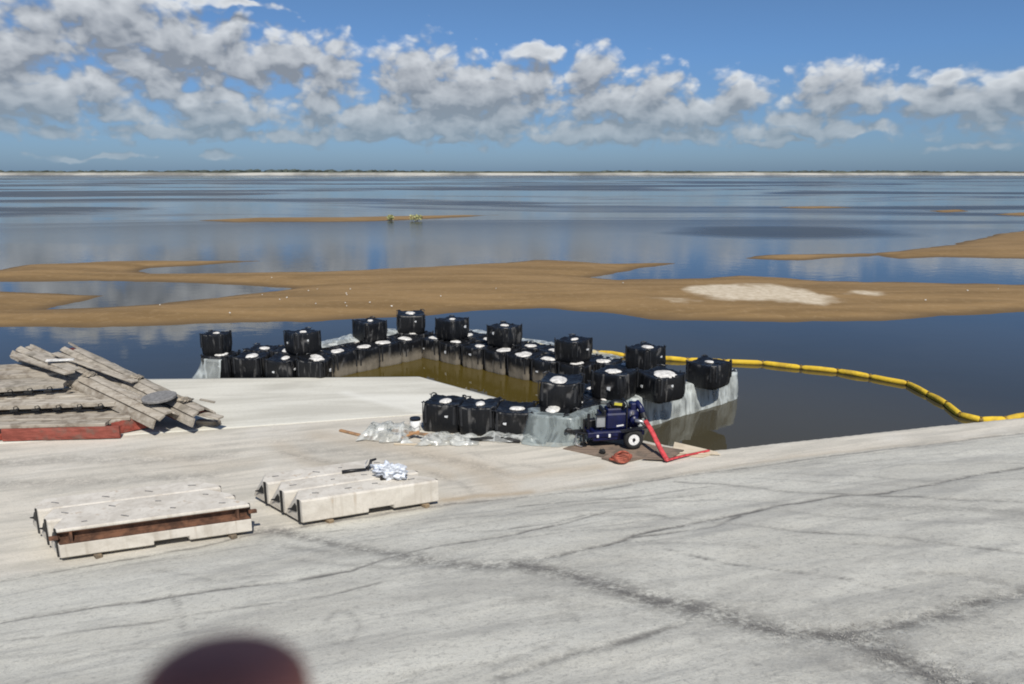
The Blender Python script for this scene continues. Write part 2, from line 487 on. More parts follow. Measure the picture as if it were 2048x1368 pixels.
def mat_plastic(name, lo, hi, col, fold_scale=(1.0, 1.0, 1.0)):
    m, t, b = material(name)
    o = t.new('ShaderNodeTexCoord').outputs['Object']
    p = t.v('MULTIPLY', o, fold_scale)
    w = t.noise(p, 1.9, 3.0, 0.5, 0.8)
    cr = t.m('ABSOLUTE', t.m('MULTIPLY_ADD', w, 2.0, -1.0))
    fine = t.noise(p, 6.0, 3.0, 0.55, 0.5)
    fac = t.rng(cr, 0.0, 0.22, hi, lo)
    fac = t.m('ADD', fac, t.m('MULTIPLY', t.rng(fine, 0.5, 0.72), (hi - lo) * 0.5), clamp=True)
    t.l.new(t.mix(t.rng(t.noise(o, 1.1, 3.0), 0.35, 0.65), col, tuple(min(1, q * 1.2) for q in col)), b.inputs['Base Color'])
    b.inputs['Roughness'].default_value = 0.25
    t.l.new(t.bump(w, 0.35, 0.06), b.inputs['Normal'])
    tr = t.new('ShaderNodeBsdfTransparent'); tr.inputs[0].default_value = (0.93, 0.95, 0.95, 1)
    mx = t.new('ShaderNodeMixShader')
    t.l.new(fac, mx.inputs[0]); t.l.new(tr.outputs[0], mx.inputs[1]); t.l.new(b.outputs[0], mx.inputs[2])
    t.l.new(mx.outputs[0], t.n['Material Output'].inputs['Surface'])
    return m

def mat_wood(name, c1, c2, dirt=(0.12, 0.10, 0.08)):
    m, t, b = material(name)
    o = t.new('ShaderNodeTexCoord').outputs['Object']
    oi = t.new('ShaderNodeObjectInfo').outputs['Random']
    cx = t.new('ShaderNodeCombineXYZ'); t.l.new(t.m('MULTIPLY', oi, 23.0), cx.inputs[1])
    p = t.v('ADD', o, cx.outputs[0])
    g = t.noise(t.v('MULTIPLY', p, (0.8, 14, 14)), 1.0, 4.0, 0.6, 0.4)
    k = t.noise(p, 2.4, 4.0, 0.65)
    c = t.mix(t.rng(g, 0.35, 0.65), c1, c2)
    c = t.mix(t.m('MULTIPLY', t.rng(k, 0.46, 0.64), 0.78), c, dirt)
    c = t.mix(t.m('MULTIPLY', oi, 0.35), c, dirt)
    t.l.new(c, b.inputs['Base Color'])
    b.inputs['Roughness'].default_value = 0.9
    b.inputs['Specular IOR Level'].default_value = 0.2
    t.l.new(t.bump(t.m('ADD', g, k), 0.5, 0.02), b.inputs['Normal'])
    return m

M = {}
M['soil'] = mat_soil_cement()
M['pad'] = mat_pad()
M['water'] = mat_water("reservoir_water", (0.036, 0.032, 0.020), 0.05, (0.056, 0.049, 0.030))
M['pit'] = mat_water("muddy_pit_water", (0.080, 0.058, 0.012), 0.02)
M['sand'] = mat_sand()
M['bag'] = mat_bag("black_woven_bag", 0.0)
M['bag_mud'] = mat_bag("muddy_woven_bag", 0.75)
M['fill'] = mat_simple("white_sand_fill", (0.66, 0.64, 0.60), 0.85, var=0.35, scale=7, bump=0.4)
M['strap'] = mat_simple("strap_webbing", (0.02, 0.021, 0.024), 0.5, var=0.3)
M['pouch'] = mat_simple("pouch_vinyl", (0.62, 0.63, 0.64), 0.35, var=0.2)
M['clear'] = mat_plastic("clear_sheeting", 0.30, 0.55, (0.33, 0.38, 0.38), (1, 1, .3))
M['crumple'] = mat_plastic("crinkled_sheeting", 0.34, 0.66, (0.56, 0.60, 0.59), (1, 1, .22))
M['heap'] = mat_plastic("heaped_sheeting", 0.30, 0.68, (0.50, 0.51, 0.49))
M['concrete'] = mat_simple("cast_concrete", (0.56, 0.52, 0.46), 0.85, var=0.14, scale=4.0, bump=0.25, spec=0.25)
def mat_beam():
    m, t, b = material("weathered_beam_concrete")
    o = t.new('ShaderNodeTexCoord').outputs['Object']
    oi = t.new('ShaderNodeObjectInfo').outputs['Random']
    cx = t.new('ShaderNodeCombineXYZ'); t.l.new(t.m('MULTIPLY', oi, 31.0), cx.inputs[0])
    p = t.v('ADD', o, cx.outputs[0])
    bl = t.noise(p, 2.2, 6.0, 0.65, 0.5)
    run = t.noise(t.v('MULTIPLY', p, (7.0, 7.0, 0.5)), 1.0, 4.0, 0.6, 0.3)
    fine = t.noise(p, 22.0, 4.0, 0.7)
    c = t.mix(t.rng(bl, 0.35, 0.65), (0.48, 0.445, 0.39), (0.60, 0.565, 0.505))
    c = t.mix(t.m('MULTIPLY', t.rng(run, 0.52, 0.70), 0.5), c, (0.36, 0.32, 0.265))
    c = t.mix(t.m('MULTIPLY', t.m('MULTIPLY', t.rng(run, 0.58, 0.72), t.rng(bl, 0.50, 0.64)), 0.6), c, (0.40, 0.25, 0.13))
    c = t.mix(t.m('MULTIPLY', t.rng(fine, 0.55, 0.70), 0.35), c, (0.30, 0.275, 0.24))
    t.l.new(c, b.inputs['Base Color'])
    b.inputs['Roughness'].default_value = 0.88
    b.inputs['Specular IOR Level'].default_value = 0.25
    t.l.new(t.bump(t.m('ADD', fine, bl), 0.4, 0.015), b.inputs['Normal'])
    return m
M['concrete'] = mat_beam()
M['rubber'] = mat_simple("black_rubber", (0.012, 0.012, 0.012), 0.65, var=0.2)
M['rust'] = mat_simple("rusty_steel", (0.125, 0.058, 0.032), 0.8, var=0.55, scale=5, bump=0.3)
M['timber'] = mat_wood("skid_timber", (0.24, 0.17, 0.10), (0.33, 0.25, 0.16))
M['weather'] = mat_wood("mud_caked_board", (0.33, 0.29, 0.235), (0.48, 0.44, 0.375), (0.16, 0.13, 0.10))
M['weather2'] = mat_wood("grey_weathered_board", (0.30, 0.27, 0.225), (0.43, 0.385, 0.325), (0.17, 0.15, 0.12))
M['redform'] = mat_wood("red_form_paint", (0.20, 0.040, 0.028), (0.31, 0.075, 0.055), (0.15, 0.10, 0.08))
M['darkred'] = mat_simple("dark_red_lining", (0.10, 0.02, 0.015), 0.7, var=0.4)
M['clod'] = mat_simple("dried_mud", (0.30, 0.26, 0.205), 0.95, var=0.5, scale=6, bump=0.5)
M['slab'] = mat_simple("grey_disc_stone", (0.20, 0.195, 0.19), 0.8, var=0.3, scale=12, bump=0.4)
M['yellow'] = mat_wood("boom_vinyl", (0.62, 0.41, 0.025), (0.70, 0.49, 0.05), (0.42, 0.28, 0.04))
M['boomjoint'] = mat_simple("boom_joint", (0.30, 0.19, 0.03), 0.6, var=0.4)
M['blue'] = mat_simple("navy_paint", (0.004, 0.007, 0.050), 0.4, var=0.3, scale=5, bump=0.05)
M['black'] = mat_simple("black_parts", (0.010, 0.010, 0.012), 0.45, var=0.3)
M['tyre'] = mat_simple("tyre_rubber", (0.018, 0.018, 0.018), 0.8, var=0.3)
M['white'] = mat_simple("white_paint", (0.76, 0.76, 0.75), 0.45, var=0.1, scale=4)
M['steel'] = mat_simple("galvanised_steel", (0.36, 0.36, 0.37), 0.4, metal=0.8, var=0.2)
M['panel'] = mat_simple("grey_panel", (0.26, 0.27, 0.28), 0.5, var=0.15)
M['label'] = mat_simple("yellow_sticker", (0.52, 0.46, 0.05), 0.4, var=0.1)
M['hose'] = mat_simple("red_hose", (0.52, 0.055, 0.06), 0.5, var=0.35, scale=8)
M['hose2'] = mat_simple("faded_red_hose", (0.34, 0.085, 0.05), 0.7, var=0.45, scale=8)
M['mat'] = mat_wood("stained_plywood", (0.17, 0.125, 0.095), (0.26, 0.195, 0.15))
M['ply'] = mat_wood("pale_plywood", (0.58, 0.49, 0.36), (0.66, 0.58, 0.46), (0.5, 0.42, 0.31))
M['orange'] = mat_wood("orange_lumber", (0.42, 0.22, 0.10), (0.52, 0.31, 0.16))
M['tarp'] = mat_simple("white_tarp", (0.66, 0.70, 0.77), 0.5, var=0.4, scale=5, bump=0.3)  # grey-blue mottling paints fold shading into the tarp colour
M['berm'] = mat_simple("far_soil_cement", (0.36, 0.35, 0.31), 0.95, var=0.5, scale=0.012, bump=0.0)
M['grass'] = mat_simple("far_grass", (0.085, 0.092, 0.06), 0.95, var=0.35, scale=0.02, bump=0.0)
M['leaf'] = mat_simple("far_foliage", (0.07, 0.085, 0.07), 0.9, var=0.4, scale=0.05, bump=0.0)
M['bush'] = mat_simple("bush_foliage", (0.42, 0.42, 0.18), 0.8, var=0.4, scale=3, bump=0.0)
M['twig'] = mat_simple("twig_bark", (0.10, 0.075, 0.05), 0.9)
M['skin'] = mat_simple("skin", (0.56, 0.175, 0.11), 0.6, var=0.12, scale=60, bump=0.1)
M['phone'] = mat_simple("phone_body", (0.02, 0.02, 0.022), 0.35, var=0.1)
M['glass'] = mat_simple("phone_glass", (0.01, 0.01, 0.012), 0.08, var=0.1)
M['cloth'] = mat_simple("sleeve_cloth", (0.05, 0.06, 0.09), 0.9, var=0.2, scale=40)

# ------------------------------------------------------------------ bank: slope + bench as one height field
toe_px = [(0,1163),(200,1127),(380,1096),(520,1066),(700,1036),(900,1006),(1040,993),(1200,976),(1340,953),(1500,932),(1700,906),(1900,882),(2048,865)]
tp = np.array([at(*p)[:2] for p in toe_px])
TOE = np.polyfit(tp[:, 0], tp[:, 1], 2)
def toe_y(x):
    x = np.asarray(x, float)
    y0 = np.polyval(TOE, np.clip(x, -10, 15))
    g0 = np.polyval(np.polyder(TOE), -10.0); g1 = np.polyval(np.polyder(TOE), 15.0)
    return y0 + np.where(x < -10, (x + 10) * g0, 0) + np.where(x > 15, (x - 15) * g1, 0)
SL = 0.27
def s_of(x, y): return (toe_y(x) - y) * 0.943
shore = [at(p, q, WZ)[:2] for p, q in [(1432,908),(1560,893),(1700,878),(1850,861),(2048,842)]]
g = (shore[-1] - shore[0]) / np.linalg.norm(shore[-1] - shore[0])
shore.append(shore[-1] + g * 45)
pad_px = [(275,757),(838,752),(1003,797),(858,826),(430,857),(-60,890)]
pad_pl = [at(p, q, 0.03)[:2] for p, q in pad_px]
lp = at(-250, 768, 0.0)[:2]
LAND = [np.array([-40, lp[1]]), lp, pad_pl[0], pad_pl[1], pad_pl[2], at(1062,800)[:2], np.array([2.2, 20.4]), np.array([3.3, 19.4]), np.array([3.7, 18.9]), at(1395,893)[:2]] + [np.array(q) for q in shore] + [np.array([90, -20.]), np.array([-40, -20.])]

def bank_z(X, Y, rough=True):
    s = s_of(X, Y)
    z = SL * (s + np.sqrt(s * s + 0.04)) / 2
    sd = sdist(X, Y, LAND)
    z = z + np.where(sd < 0.35, np.minimum(0, (sd - 0.35) * 0.62), 0) * (s < 3)
    z = np.maximum(z, -1.4)
    if rough:
        am = np.clip(s, 0, 1) * 0.020 + 0.012
        z = z + am * (fbm(X * 0.9, Y * 1.3, 3, 4) - 0.47) * 2 * np.clip(sd + 0.3, 0, 1)
    return z, s, sd

def at_bank(px, py):
    d = ray(px, py); t0, t1 = 2.0, 90.0
    f = lambda t: H + d[2] * t - float(bank_z(np.array([d[0] * t]), np.array([d[1] * t]), False)[0][0])
    for _ in range(40):
        tm = (t0 + t1) / 2
        if f(tm) > 0: t0 = tm
        else: t1 = tm
    return np.array([0, 0, H]) + d * t0

STAINS = [  # pixel polyline, half width in metres, strength
 ([(1024,1125),(1099,1137),(1224,1175),(1374,1212),(1524,1250),(1620,1265),(1714,1272),(1804,1320),(1924,1368),(2050,1420)], 0.30, 0.95),
 ([(1600,1262),(1774,1255),(1874,1230),(1974,1200),(2060,1180)], 0.20, 0.85),
 ([(1374,1205),(1450,1225),(1560,1275),(1660,1320),(1780,1368)], 0.16, 0.4),
 ([(1024,1125),(1124,1108),(1224,1085),(1270,1068),(1374,1048),(1474,1030),(1574,1008),(1680,990),(1774,985),(1900,960),(2060,931)], 0.075, 0.9),
 ([(1265,1072),(1350,1063),(1430,1050),(1480,1032)], 0.05, 0.75),
 ([(-60,1262),(0,1248),(200,1214),(400,1185),(560,1162),(700,1142),(790,1112),(870,1092),(1000,1075),(1150,1040),(1215,1022)], 0.065, 0.75),
 ([(800,1108),(860,1122),(940,1132),(1024,1128)], 0.28, 0.85),
 ([(1000,1355),(1100,1325),(1250,1285),(1330,1258),(1400,1235)], 0.07, 0.7),
 ([(-50,1173),(0,1163),(200,1127),(380,1096),(520,1066),(700,1037),(900,1008),(1040,995),(1200,979),(1340,955),(1500,934),(1700,907),(1900,884),(2060,865)], 0.085, 0.62),
 ([(500,1062),(560,1062),(640,1078),(720,1098),(820,1108)], 0.22, 0.8),
 ([(560,1092),(620,1100),(680,1108),(740,1104)], 0.18, 0.5),
 ([(1330,1098),(1450,1125),(1570,1141),(1700,1160)], 0.022, 0.7),
 ([(1735,1170),(1810,1178),(1890,1190)], 0.022, 0.6),
 ([(1350,964),(1450,968),(1600,984),(1800,992),(2060,1006)], 0.08, 0.6),
 ([(1420,1042),(1600,1060),(1800,1075),(2060,1108)], 0.05, 0.55),
 ([(1690,1008),(1800,1014),(1930,1016),(2060,1024)], 0.22, 0.5),
 ([(1040,1012),(1180,1000),(1300,990),(1420,972)], 0.05, 0.6),
 ([(1024,1058),(1100,1046),(1180,1028),(1260,1026),(1330,1032)], 0.05, 0.55),
 ([(1150,1030),(1290,1032),(1420,1040)], 0.07, 0.5),
 ([(1180,992),(1280,1002),(1420,998),(1560,1004)], 0.06, 0.45),
 ([(1560,945),(1700,950),(1850,962),(2060,958)], 0.07, 0.45),
 ([(1500,935),(1620,936),(1760,920),(1900,905)], 0.05, 0.4),
 ([(340,1190),(362,1225),(370,1268)], 0.018, 0.6),
 ([(-50,1290),(230,1255),(450,1220),(640,1195),(760,1165)], 0.014, 0.55),
 ([(430,1050),(560,1120),(720,1170),(800,1200)], 0.02, 0.3),
 ([(320,1140),(420,1160),(540,1150)], 0.05, 0.5),
 ([(640,1250),(660,1228),(690,1220),(715,1238),(722,1265),(700,1288),(665,1284),(645,1262)], 0.025, 0.55),
 ([(1030,1200),(1080,1195),(1150,1215),(1120,1240)], 0.25, 0.35),
 ([(780,1368),(860,1340),(980,1330),(1100,1290)], 0.05, 0.45),
 ([(100,1330),(220,1300),(330,1290)], 0.04, 0.35),
 ([(1240,1080),(1400,1085),(1500,1094)], 0.12, 0.35),
 ([(1700,1085),(1790,1090),(1850,1086)], 0.05, 0.5),
 ([(1840,1145),(1940,1150),(2050,1175)], 0.12, 0.4),
 ([(520,1075),(760,1052),(1000,1028),(1200,1004),(1400,990)], 0.07, 0.45), ([(640,1095),(820,1068),(1060,1030),(1300,1012)], 0.06, 0.4), ([(900,1062),(1140,1060),(1380,1030)], 0.06, 0.4),
 ([(1000,1082),(1120,1066),(1300,1050)], 0.05, 0.4), ([(1480,955),(1700,965),(1900,975)], 0.05, 0.4), ([(1620,925),(1800,932),(2050,925)], 0.05, 0.4), ([(1500,1010),(1650,1030),(1900,1045),(2050,1055)], 0.09, 0.35), ([(600,1120),(760,1135),(900,1128)], 0.12, 0.45),
 ([(1100,1100),(1250,1110),(1400,1130)], 0.05, 0.3), ([(140,1150),(320,1120),(520,1090)], 0.06, 0.35), ([(1260,960),(1420,948),(1600,925),(1800,900),(2050,872)], 0.05, 0.45),
 # bench
 ([(-50,928),(120,918),(300,922),(460,908)], 0.30, 0.42), ([(-50,968),(200,962),(420,950)], 0.28, 0.42),
 ([(560,905),(660,925),(760,945)], 0.10, 0.45), ([(200,905),(420,892),(620,880)], 0.12, 0.28),
 ([(620,900),(720,905),(800,912)], 0.25, 0.35), ([(820,905),(930,925),(1010,945)], 0.22, 0.35), ([(860,945),(920,965),(950,985)], 0.10, 0.4),
 ([(430,857),(650,840),(858,827)], 0.03, 0.35), ([(200,905),(240,925),(270,950)], 0.05, 0.25),
 ([(940,905),(1000,925),(1090,935)], 0.10, 0.3),
]
WARMS = [([(640,870),(760,890),(860,905),(960,940),(1010,975)], 0.45, 0.40), ([(940,925),(1040,955),(1100,945),(1200,935)], 0.22, 0.40),
         ([(890,1000),(960,992),(1060,985)], 0.14, 0.75), ([(905,996),(925,998)], 0.10, 0.9), ([(560,890),(620,925),(680,935)], 0.3, 0.3), ([(820,930),(900,950)], 0.3, 0.35),
         ([(1080,985),(1300,958),(1600,912),(2000,872)], 0.12, 0.30), ([(300,905),(420,935),(500,925)], 0.35, 0.18)]
xs = np.concatenate([np.arange(-34, -10, 0.25), np.arange(-10, 16, 0.075), np.arange(16, 60, 0.3)])
ys = np.concatenate([np.arange(-6, 2, 0.25), np.arange(2, 14, 0.06), np.arange(14, 27, 0.085), np.arange(27, 44, 0.3)])
X, Y = np.meshgrid(xs, ys, indexing='ij')
Z, S, SD = bank_z(X, Y)
stain = np.zeros(X.shape); warm = np.zeros(X.shape); crack = np.zeros(X.shape)
wob = (fbm(X * 1.7, Y * 1.7, 11, 4) - 0.47); wob2 = (fbm(X * 1.7, Y * 1.7, 29, 4) - 0.47)
Xw, Yw = X + wob * 0.22, Y + wob2 * 0.22
for lst, arr in ((STAINS, stain), (WARMS, warm)):
    for pts, w, k in lst:
        pl = [at_bank(*p)[:2] for p in pts]
        d = seg_dist(Xw, Yw, pl)
        np.maximum(arr, k * np.maximum(np.clip(1.2 - d / (w * 1.45), 0, 1) ** 1.2, 0.34 * np.clip(1 - d / (w * 4.2), 0, 1)), out=arr)
Xc, Yc = X + wob * 0.12, Y + wob2 * 0.12
brk_ = np.clip((fbm(X * 2.3, Y * 2.3, 57, 3) - 0.34) * 5, 0, 1)
for k in (0, 1, 3, 4, 5, 7, 8, 11, 12, 13, 14, 16, 17, 22, 23):
    pts, w, q = STAINS[k]
    pl = [at_bank(*p)[:2] for p in pts]
    np.maximum(crack, 0.75 * q * np.clip(1.4 - seg_dist(Xc, Yc, pl) / 0.05, 0, 1) * brk_, out=crack)
Z = Z - 0.02 * stain
benchA = 1 / (1 + np.exp((S - 0.05) / 0.06))
wet = np.clip((0.05 - (Z - WZ)) / 0.10, 0, 1)
keep = (SD > -2.5)
fc = grid_faces(len(xs), len(ys))
kf = keep.ravel()[fc].all(1)
fc = fc[kf]
sl = (S.ravel()[fc].mean(1) > 0)
V = np.stack([X, Y, Z], -1).reshape(-1, 3)
for nm, sel in (("embankment_slope", sl), ("bench", ~sl)):
    f = fc[sel]
    used = np.unique(f); remap = np.full(len(V), -1); remap[used] = np.arange(len(used))
    o = link_mesh(nm, V[used], remap[f], M['soil'], None, True,
                  {'stain': stain.ravel()[used], 'crack': crack.ravel()[used], 'warm': warm.ravel()[used], 'bench': benchA.ravel()[used], 'wet': wet.ravel()[used]})
    tag(o, kind='structure')

# paler cast pad on the bench
px_ = np.array(pad_pl)
gx = np.arange(px_[:, 0].min(), px_[:, 0].max(), 0.12); gy = np.arange(px_[:, 1].min(), px_[:, 1].max(), 0.12)
PX, PY = np.meshgrid(gx, gy, indexing='ij')
def pad_mesh():
    # structured quad strip between far edge and near edge
    far = [pad_pl[0], pad_pl[1]]; nearL, nearM, nearR = pad_pl[5], pad_pl[4], pad_pl[3]
    nu, nv = 110, 46
    vs = []; tone = []
    fold = [at(280,786,0.03)[:2], at(690,784,0.03)[:2], at(860,826,0.03)[:2]]
    for i in range(nu):
        u = i / (nu - 1)
        for j in range(nv):
            v = j / (nv - 1)
            # far edge: left->corner; right edge corner->(1003,797); near edge
            a = pad_pl[0] * (1 - u) + pad_pl[1] * u
            if u < 0.65: b = pad_pl[5] * (1 - u / 0.65) + pad_pl[4] * (u / 0.65)
            else: b = pad_pl[4] * (1 - (u - 0.65) / 0.35) + pad_pl[3] * ((u - 0.65) / 0.35)
            p = a * (1 - v) + b * v
            # bow the right edge out to the third corner
            rb = pad_pl[2] - (pad_pl[1] * 0.35 + pad_pl[3] * 0.65)
            k = (1 - abs(v - 0.65) / (0.65 if v < 0.65 else 0.35))
            p = p + rb * k * u ** 3
            z = 0.014 + 0.010 * (vnoise(np.array(p[0] * 0.7), np.array(p[1] * 0.7), 5) - 0.5)
            vs.append((p[0], p[1], z))
    vs = np.array(vs)
    sd_ = seg_dist(vs[:, 0], vs[:, 1], fold[1:])
    tone = np.clip(1 - sd_ / 0.35, 0, 1) * 0.5  # edge highlight along the fold, painted as a lighter stripe
    tri = sdist(vs[:, 0], vs[:, 1], [fold[1], at(840,790,0.03)[:2], at(1000,800,0.03)[:2], fold[2]])
    tone = np.maximum(tone, np.clip(tri / 0.4 + 0.5, 0, 1) * 0.35)
    edge = seg_dist(vs[:, 0], vs[:, 1], [pad_pl[0], pad_pl[1], pad_pl[2]])
    tone = np.maximum(tone, np.clip(1 - edge / 0.12, 0, 1) * 0.6)
    n = nu * nv
    top = grid_faces(nu, nv)
    vb = vs.copy(); vb[:, 2] = -0.6
    rim = [i * nv for i in range(nu)] + [(nu - 1) * nv + j for j in range(1, nv)] + [i * nv + nv - 1 for i in range(nu - 2, -1, -1)] + [j for j in range(nv - 2, 0, -1)]
    faces = [tuple(f) for f in top]
    idx = {r: n + k for k, r in enumerate(rim)}
    allv = np.concatenate([vs, vb[rim]])
    for k, r in enumerate(rim):
        r2 = rim[(k + 1) % len(rim)]
        faces.append((r, idx[r], idx[r2], r2))
    o = link_mesh("concrete_pad", allv, faces, M['pad'], None, True, {'tone': np.concatenate([tone, tone[rim]])})
    o.data.polygons.foreach_set('use_smooth', [True] * len(top) + [False] * len(rim))
    return o
tag(pad_mesh(), kind='structure')

# ------------------------------------------------------------------ water, land sheets
def plane(name, pts, z, mat):
    return link_mesh(name, [(p[0], p[1], z) for p in pts], [tuple(range(len(pts)))], mat)
tag(plane("reservoir_water", [(-2600, 6), (2600, 6), (2600, 1330), (-2600, 1330)], WZ, M['water']), kind='structure')
tag(plane("ground", [(-9000, -3000), (9000, -3000), (9000, 9000), (-9000, 9000)], -1.6, M['sand']), kind='structure')

# ------------------------------------------------------------------ sandbars
BAR = [(-700,552),(-100,545),(0,541),(60,530),(200,524),(330,521),(520,522),(420,529),(300,536),(265,543),(300,548),(480,546),(700,541),(900,531),(1010,525),(1070,520),(1120,522),(1200,527),(1360,526),(1270,538),(1230,546),(1180,555),(1240,560),(1400,556),(1480,551),(1560,556),(1640,562),(1900,568),(2048,569),(2700,560),
       (2700,614),(2300,616),(2048,622),(1850,632),(1760,641),(1560,643),(1300,637),(1200,623),(1110,616),(1000,618),(800,632),(600,643),(300,652),(0,657),(-300,664),(-900,676)]
POOL = [(-700,566),(0,563),(200,561),(400,566),(572,577),(500,588),(400,600),(200,617),(90,619),(130,607),(205,592),(100,586),(0,582),(-400,585)]
BARS2 = [[(1480,517),(1560,510),(1740,506),(1800,503),(1900,490),(1990,470),(2048,462),(2500,450),(2500,508),(2048,516),(1950,515),(1800,516),(1760,511),(1600,520)],
         [(400,441),(520,436),(700,435),(790,433),(1000,430),(900,435),(760,442),(640,444),(470,444)],
         [(1860,422),(1920,419),(1935,423),(1890,425)], [(1985,429),(2048,425),(2500,418),(2500,430),(2048,432)],
         [(1560,415),(1640,413),(1700,415),(1620,417)]]
PALE = [[(1365,588),(1420,578),(1530,577),(1600,590),(1670,612),(1640,617),(1540,607),(1450,611),(1400,604)], [(1318,605),(1340,601),(1366,606),(1345,611)], [(1705,597),(1730,594),(1748,597),(1730,599)], [(-40,596),(10,598),(-10,603)]]
def bar_mesh(name, polys, holes, x0, x1, y0, y1, rx, ry, pales, amp=1.0):
    gx = np.arange(x0, x1, rx); gy = np.arange(y0, y1, ry)
    X, Y = np.meshgrid(gx, gy, indexing='ij')
    nw = (fbm(X * 0.22, Y * 0.35, 41, 5) - 0.47) * 1.7 * amp + (fbm(X * 0.8, Y * 1.3, 43, 3) - 0.45) * 0.5 * amp
    sd = np.full(X.shape, -99.)
    for p in polys: sd = np.maximum(sd, sdist(X, Y, [at(a, b, WZ) for a, b in p]))
    for p in holes: sd = np.minimum(sd, -sdist(X, Y, [at(a, b, WZ) for a, b in p]))
    sd = sd + nw
    h = 0.30 * (1 - np.exp(-np.maximum(sd, 0) / 2.2)) + np.minimum(sd, 0) * 0.06
    h = h + 0.02 * (fbm(X * 0.8, Y * 0.8, 8, 3) - 0.45) * (sd > 0.5)
    pl = np.zeros(X.shape)
    for p in pales:
        q = sdist(X, Y, [at(a, b, WZ) for a, b in p]) + (fbm(X * 1.1, Y * 0.6, 77, 4) - 0.47) * 2.6
        pl = np.maximum(pl, np.clip(q / 1.1 + 0.5, 0, 1))
    f = grid_faces(len(gx), len(gy))
    f = f[(sd.ravel()[f] > -1.2).any(1)]
    V = np.stack([X, Y, WZ + h], -1).reshape(-1, 3)
    u = np.unique(f); rm = np.full(len(V), -1); rm[u] = np.arange(len(u))
    o = link_mesh(name, V[u], rm[f], M['sand'], None, True, {'height': h.ravel()[u], 'pale': pl.ravel()[u]})
    return tag(o, kind='structure')
bar_mesh("sandbar", [BAR], [POOL], -70, 72, 33, 66, 0.30, 0.16, PALE, 0.8)
sh = MB()
for i in range(34):
    px, py = rng.uniform(-40, 2090), rng.uniform(548, 640)
    if rng.rand() < .5: px, py = rng.uniform(400, 1050), rng.uniform(585, 625)
    p = at(px, py, WZ)
    if sdist(np.array([p[0]]), np.array([p[1]]), [at(a, b, WZ) for a, b in BAR])[0] < 1.0 or sdist(np.array([p[0]]), np.array([p[1]]), [at(a, b, WZ) for a, b in POOL])[0] > -0.8: continue
    sh.box((p[0], p[1], WZ + 0.29), (rng.uniform(.03, .10), rng.uniform(.03, .07), 0.05), rng.uniform(0, 3), rng.uniform(-.3, .3), 0.01)
tag(sh.build("shell_litter", M['fill']), "tiny white shells and litter scattered over the wide sandbar", "litter", kind='stuff')
bar_mesh("sandbar", BARS2[:1], [], 16, 100, 58, 105, 0.5, 0.4, [], 1.0)
bar_mesh("sandbar", BARS2[1:], [], -60, 260, 100, 170, 0.9, 0.5, [], 1.0)

# ------------------------------------------------------------------ far embankment and horizon wood
bx = np.linspace(-2500, 2500, 260)
byy = 1300 + 30 * np.sin(bx * 0.0013) - 0.00002 * bx ** 2
def berm(name, prof, mat, jit=0.0):
    vs = []
    for i, x in enumerate(bx):
        for (dy, z) in prof:
            vs.append((x, byy[i] + dy, z + jit * (vnoise(np.array(x * 0.01), np.array(dy * 1.0), 3) - 0.5)))
    return link_mesh(name, vs, grid_faces(len(bx), len(prof)), mat, None, True)
tag(berm("far_embankment", [(-6, WZ - 0.4), (-2, WZ + 0.5), (8, 2.6), (12, 3.6)], M['berm'], 1.4), kind='structure')
tag(berm("far_crest", [(11.9, 3.56), (16, 4.6), (24, 5.2), (60, 4), (3000, 2), (7000, 2)], M['grass'], 0.8), kind='structure')
mb = MB()
for i in range(1500):
    x = rng.uniform(-2300, 2300); y = 1500 + rng.uniform(0, 220)
    dens = vnoise(np.array(x * 0.004), np.array(0.3), 9)
    if dens < 0.42 and rng.rand() < 0.85: continue
    h = rng.uniform(3.2, 5.6) + 4.5 * float(dens) ** 1.5 * rng.rand(); r = rng.uniform(5, 13)
    base = 1.5
    n = 6; vs = [(x, y, base + h)]
    for k in range(n):
        a = k * 6.283 / n; q = rng.uniform(0.7, 1.2)
        vs.append((x + math.cos(a) * r * q, y + math.sin(a) * r * q, base + h * rng.uniform(0.45, 0.85)))
    for k in range(n):
        a = k * 6.283 / n
        vs.append((x + math.cos(a) * r * 0.8, y + math.sin(a) * r * 0.8, base))
    fs = [(0, 1 + k, 1 + (k + 1) % n) for k in range(n)] + [(1 + k, 1 + n + k, 1 + n + (k + 1) % n, 1 + (k + 1) % n) for k in range(n)]
    mb.add(vs, fs)
o = mb.build("distant_wood", M['leaf']); tag(o, "thin dark line of distant trees along the horizon beyond the far embankment", "woodland", kind='stuff')

def shrub(px, py, w, h, label):
    p = at(px, py, WZ + 0.1)
    r = empty("shrub", p); tag(r, label, "shrub")
    lf = MB(); st = MB()
    for i in range(170):
        a = rng.uniform(0, 6.283); q = math.sqrt(rng.rand()) * w / 2; z = h * rng.rand() ** 0.8
        q *= (1.05 - 0.55 * abs(z / h - 0.45)); c = Vector((q * math.cos(a), q * math.sin(a), z + 0.1)); s = rng.uniform(0.10, 0.24)
        d1 = Vector(rng.normal(size=3)).normalized() * s; d2 = Vector(rng.normal(size=3)).normalized() * s * 0.6
        lf.add([c - d1, c + d2, c + d1, c - d2], [(0, 1, 2, 3)])
    for i in range(7):
        a = rng.uniform(0, 6.283)
        st.tube([(0.08 * math.cos(a), 0.08 * math.sin(a), -0.3), (w * .2 * math.cos(a), w * .2 * math.sin(a), h * .5), (w * .38 * math.cos(a), w * .38 * math.sin(a), h * .85)], [0.03, 0.02, 0.01], 5)
    lf.build("foliage", M['bush'], r); st.build("stem", M['twig'], r)
shrub(781, 440, 0.9, 0.6, "smaller left one of two yellow-green shrubs on the thin far sandbar")
shrub(832, 441, 2.0, 0.7, "wider right one of two yellow-green shrubs on the thin far sandbar")

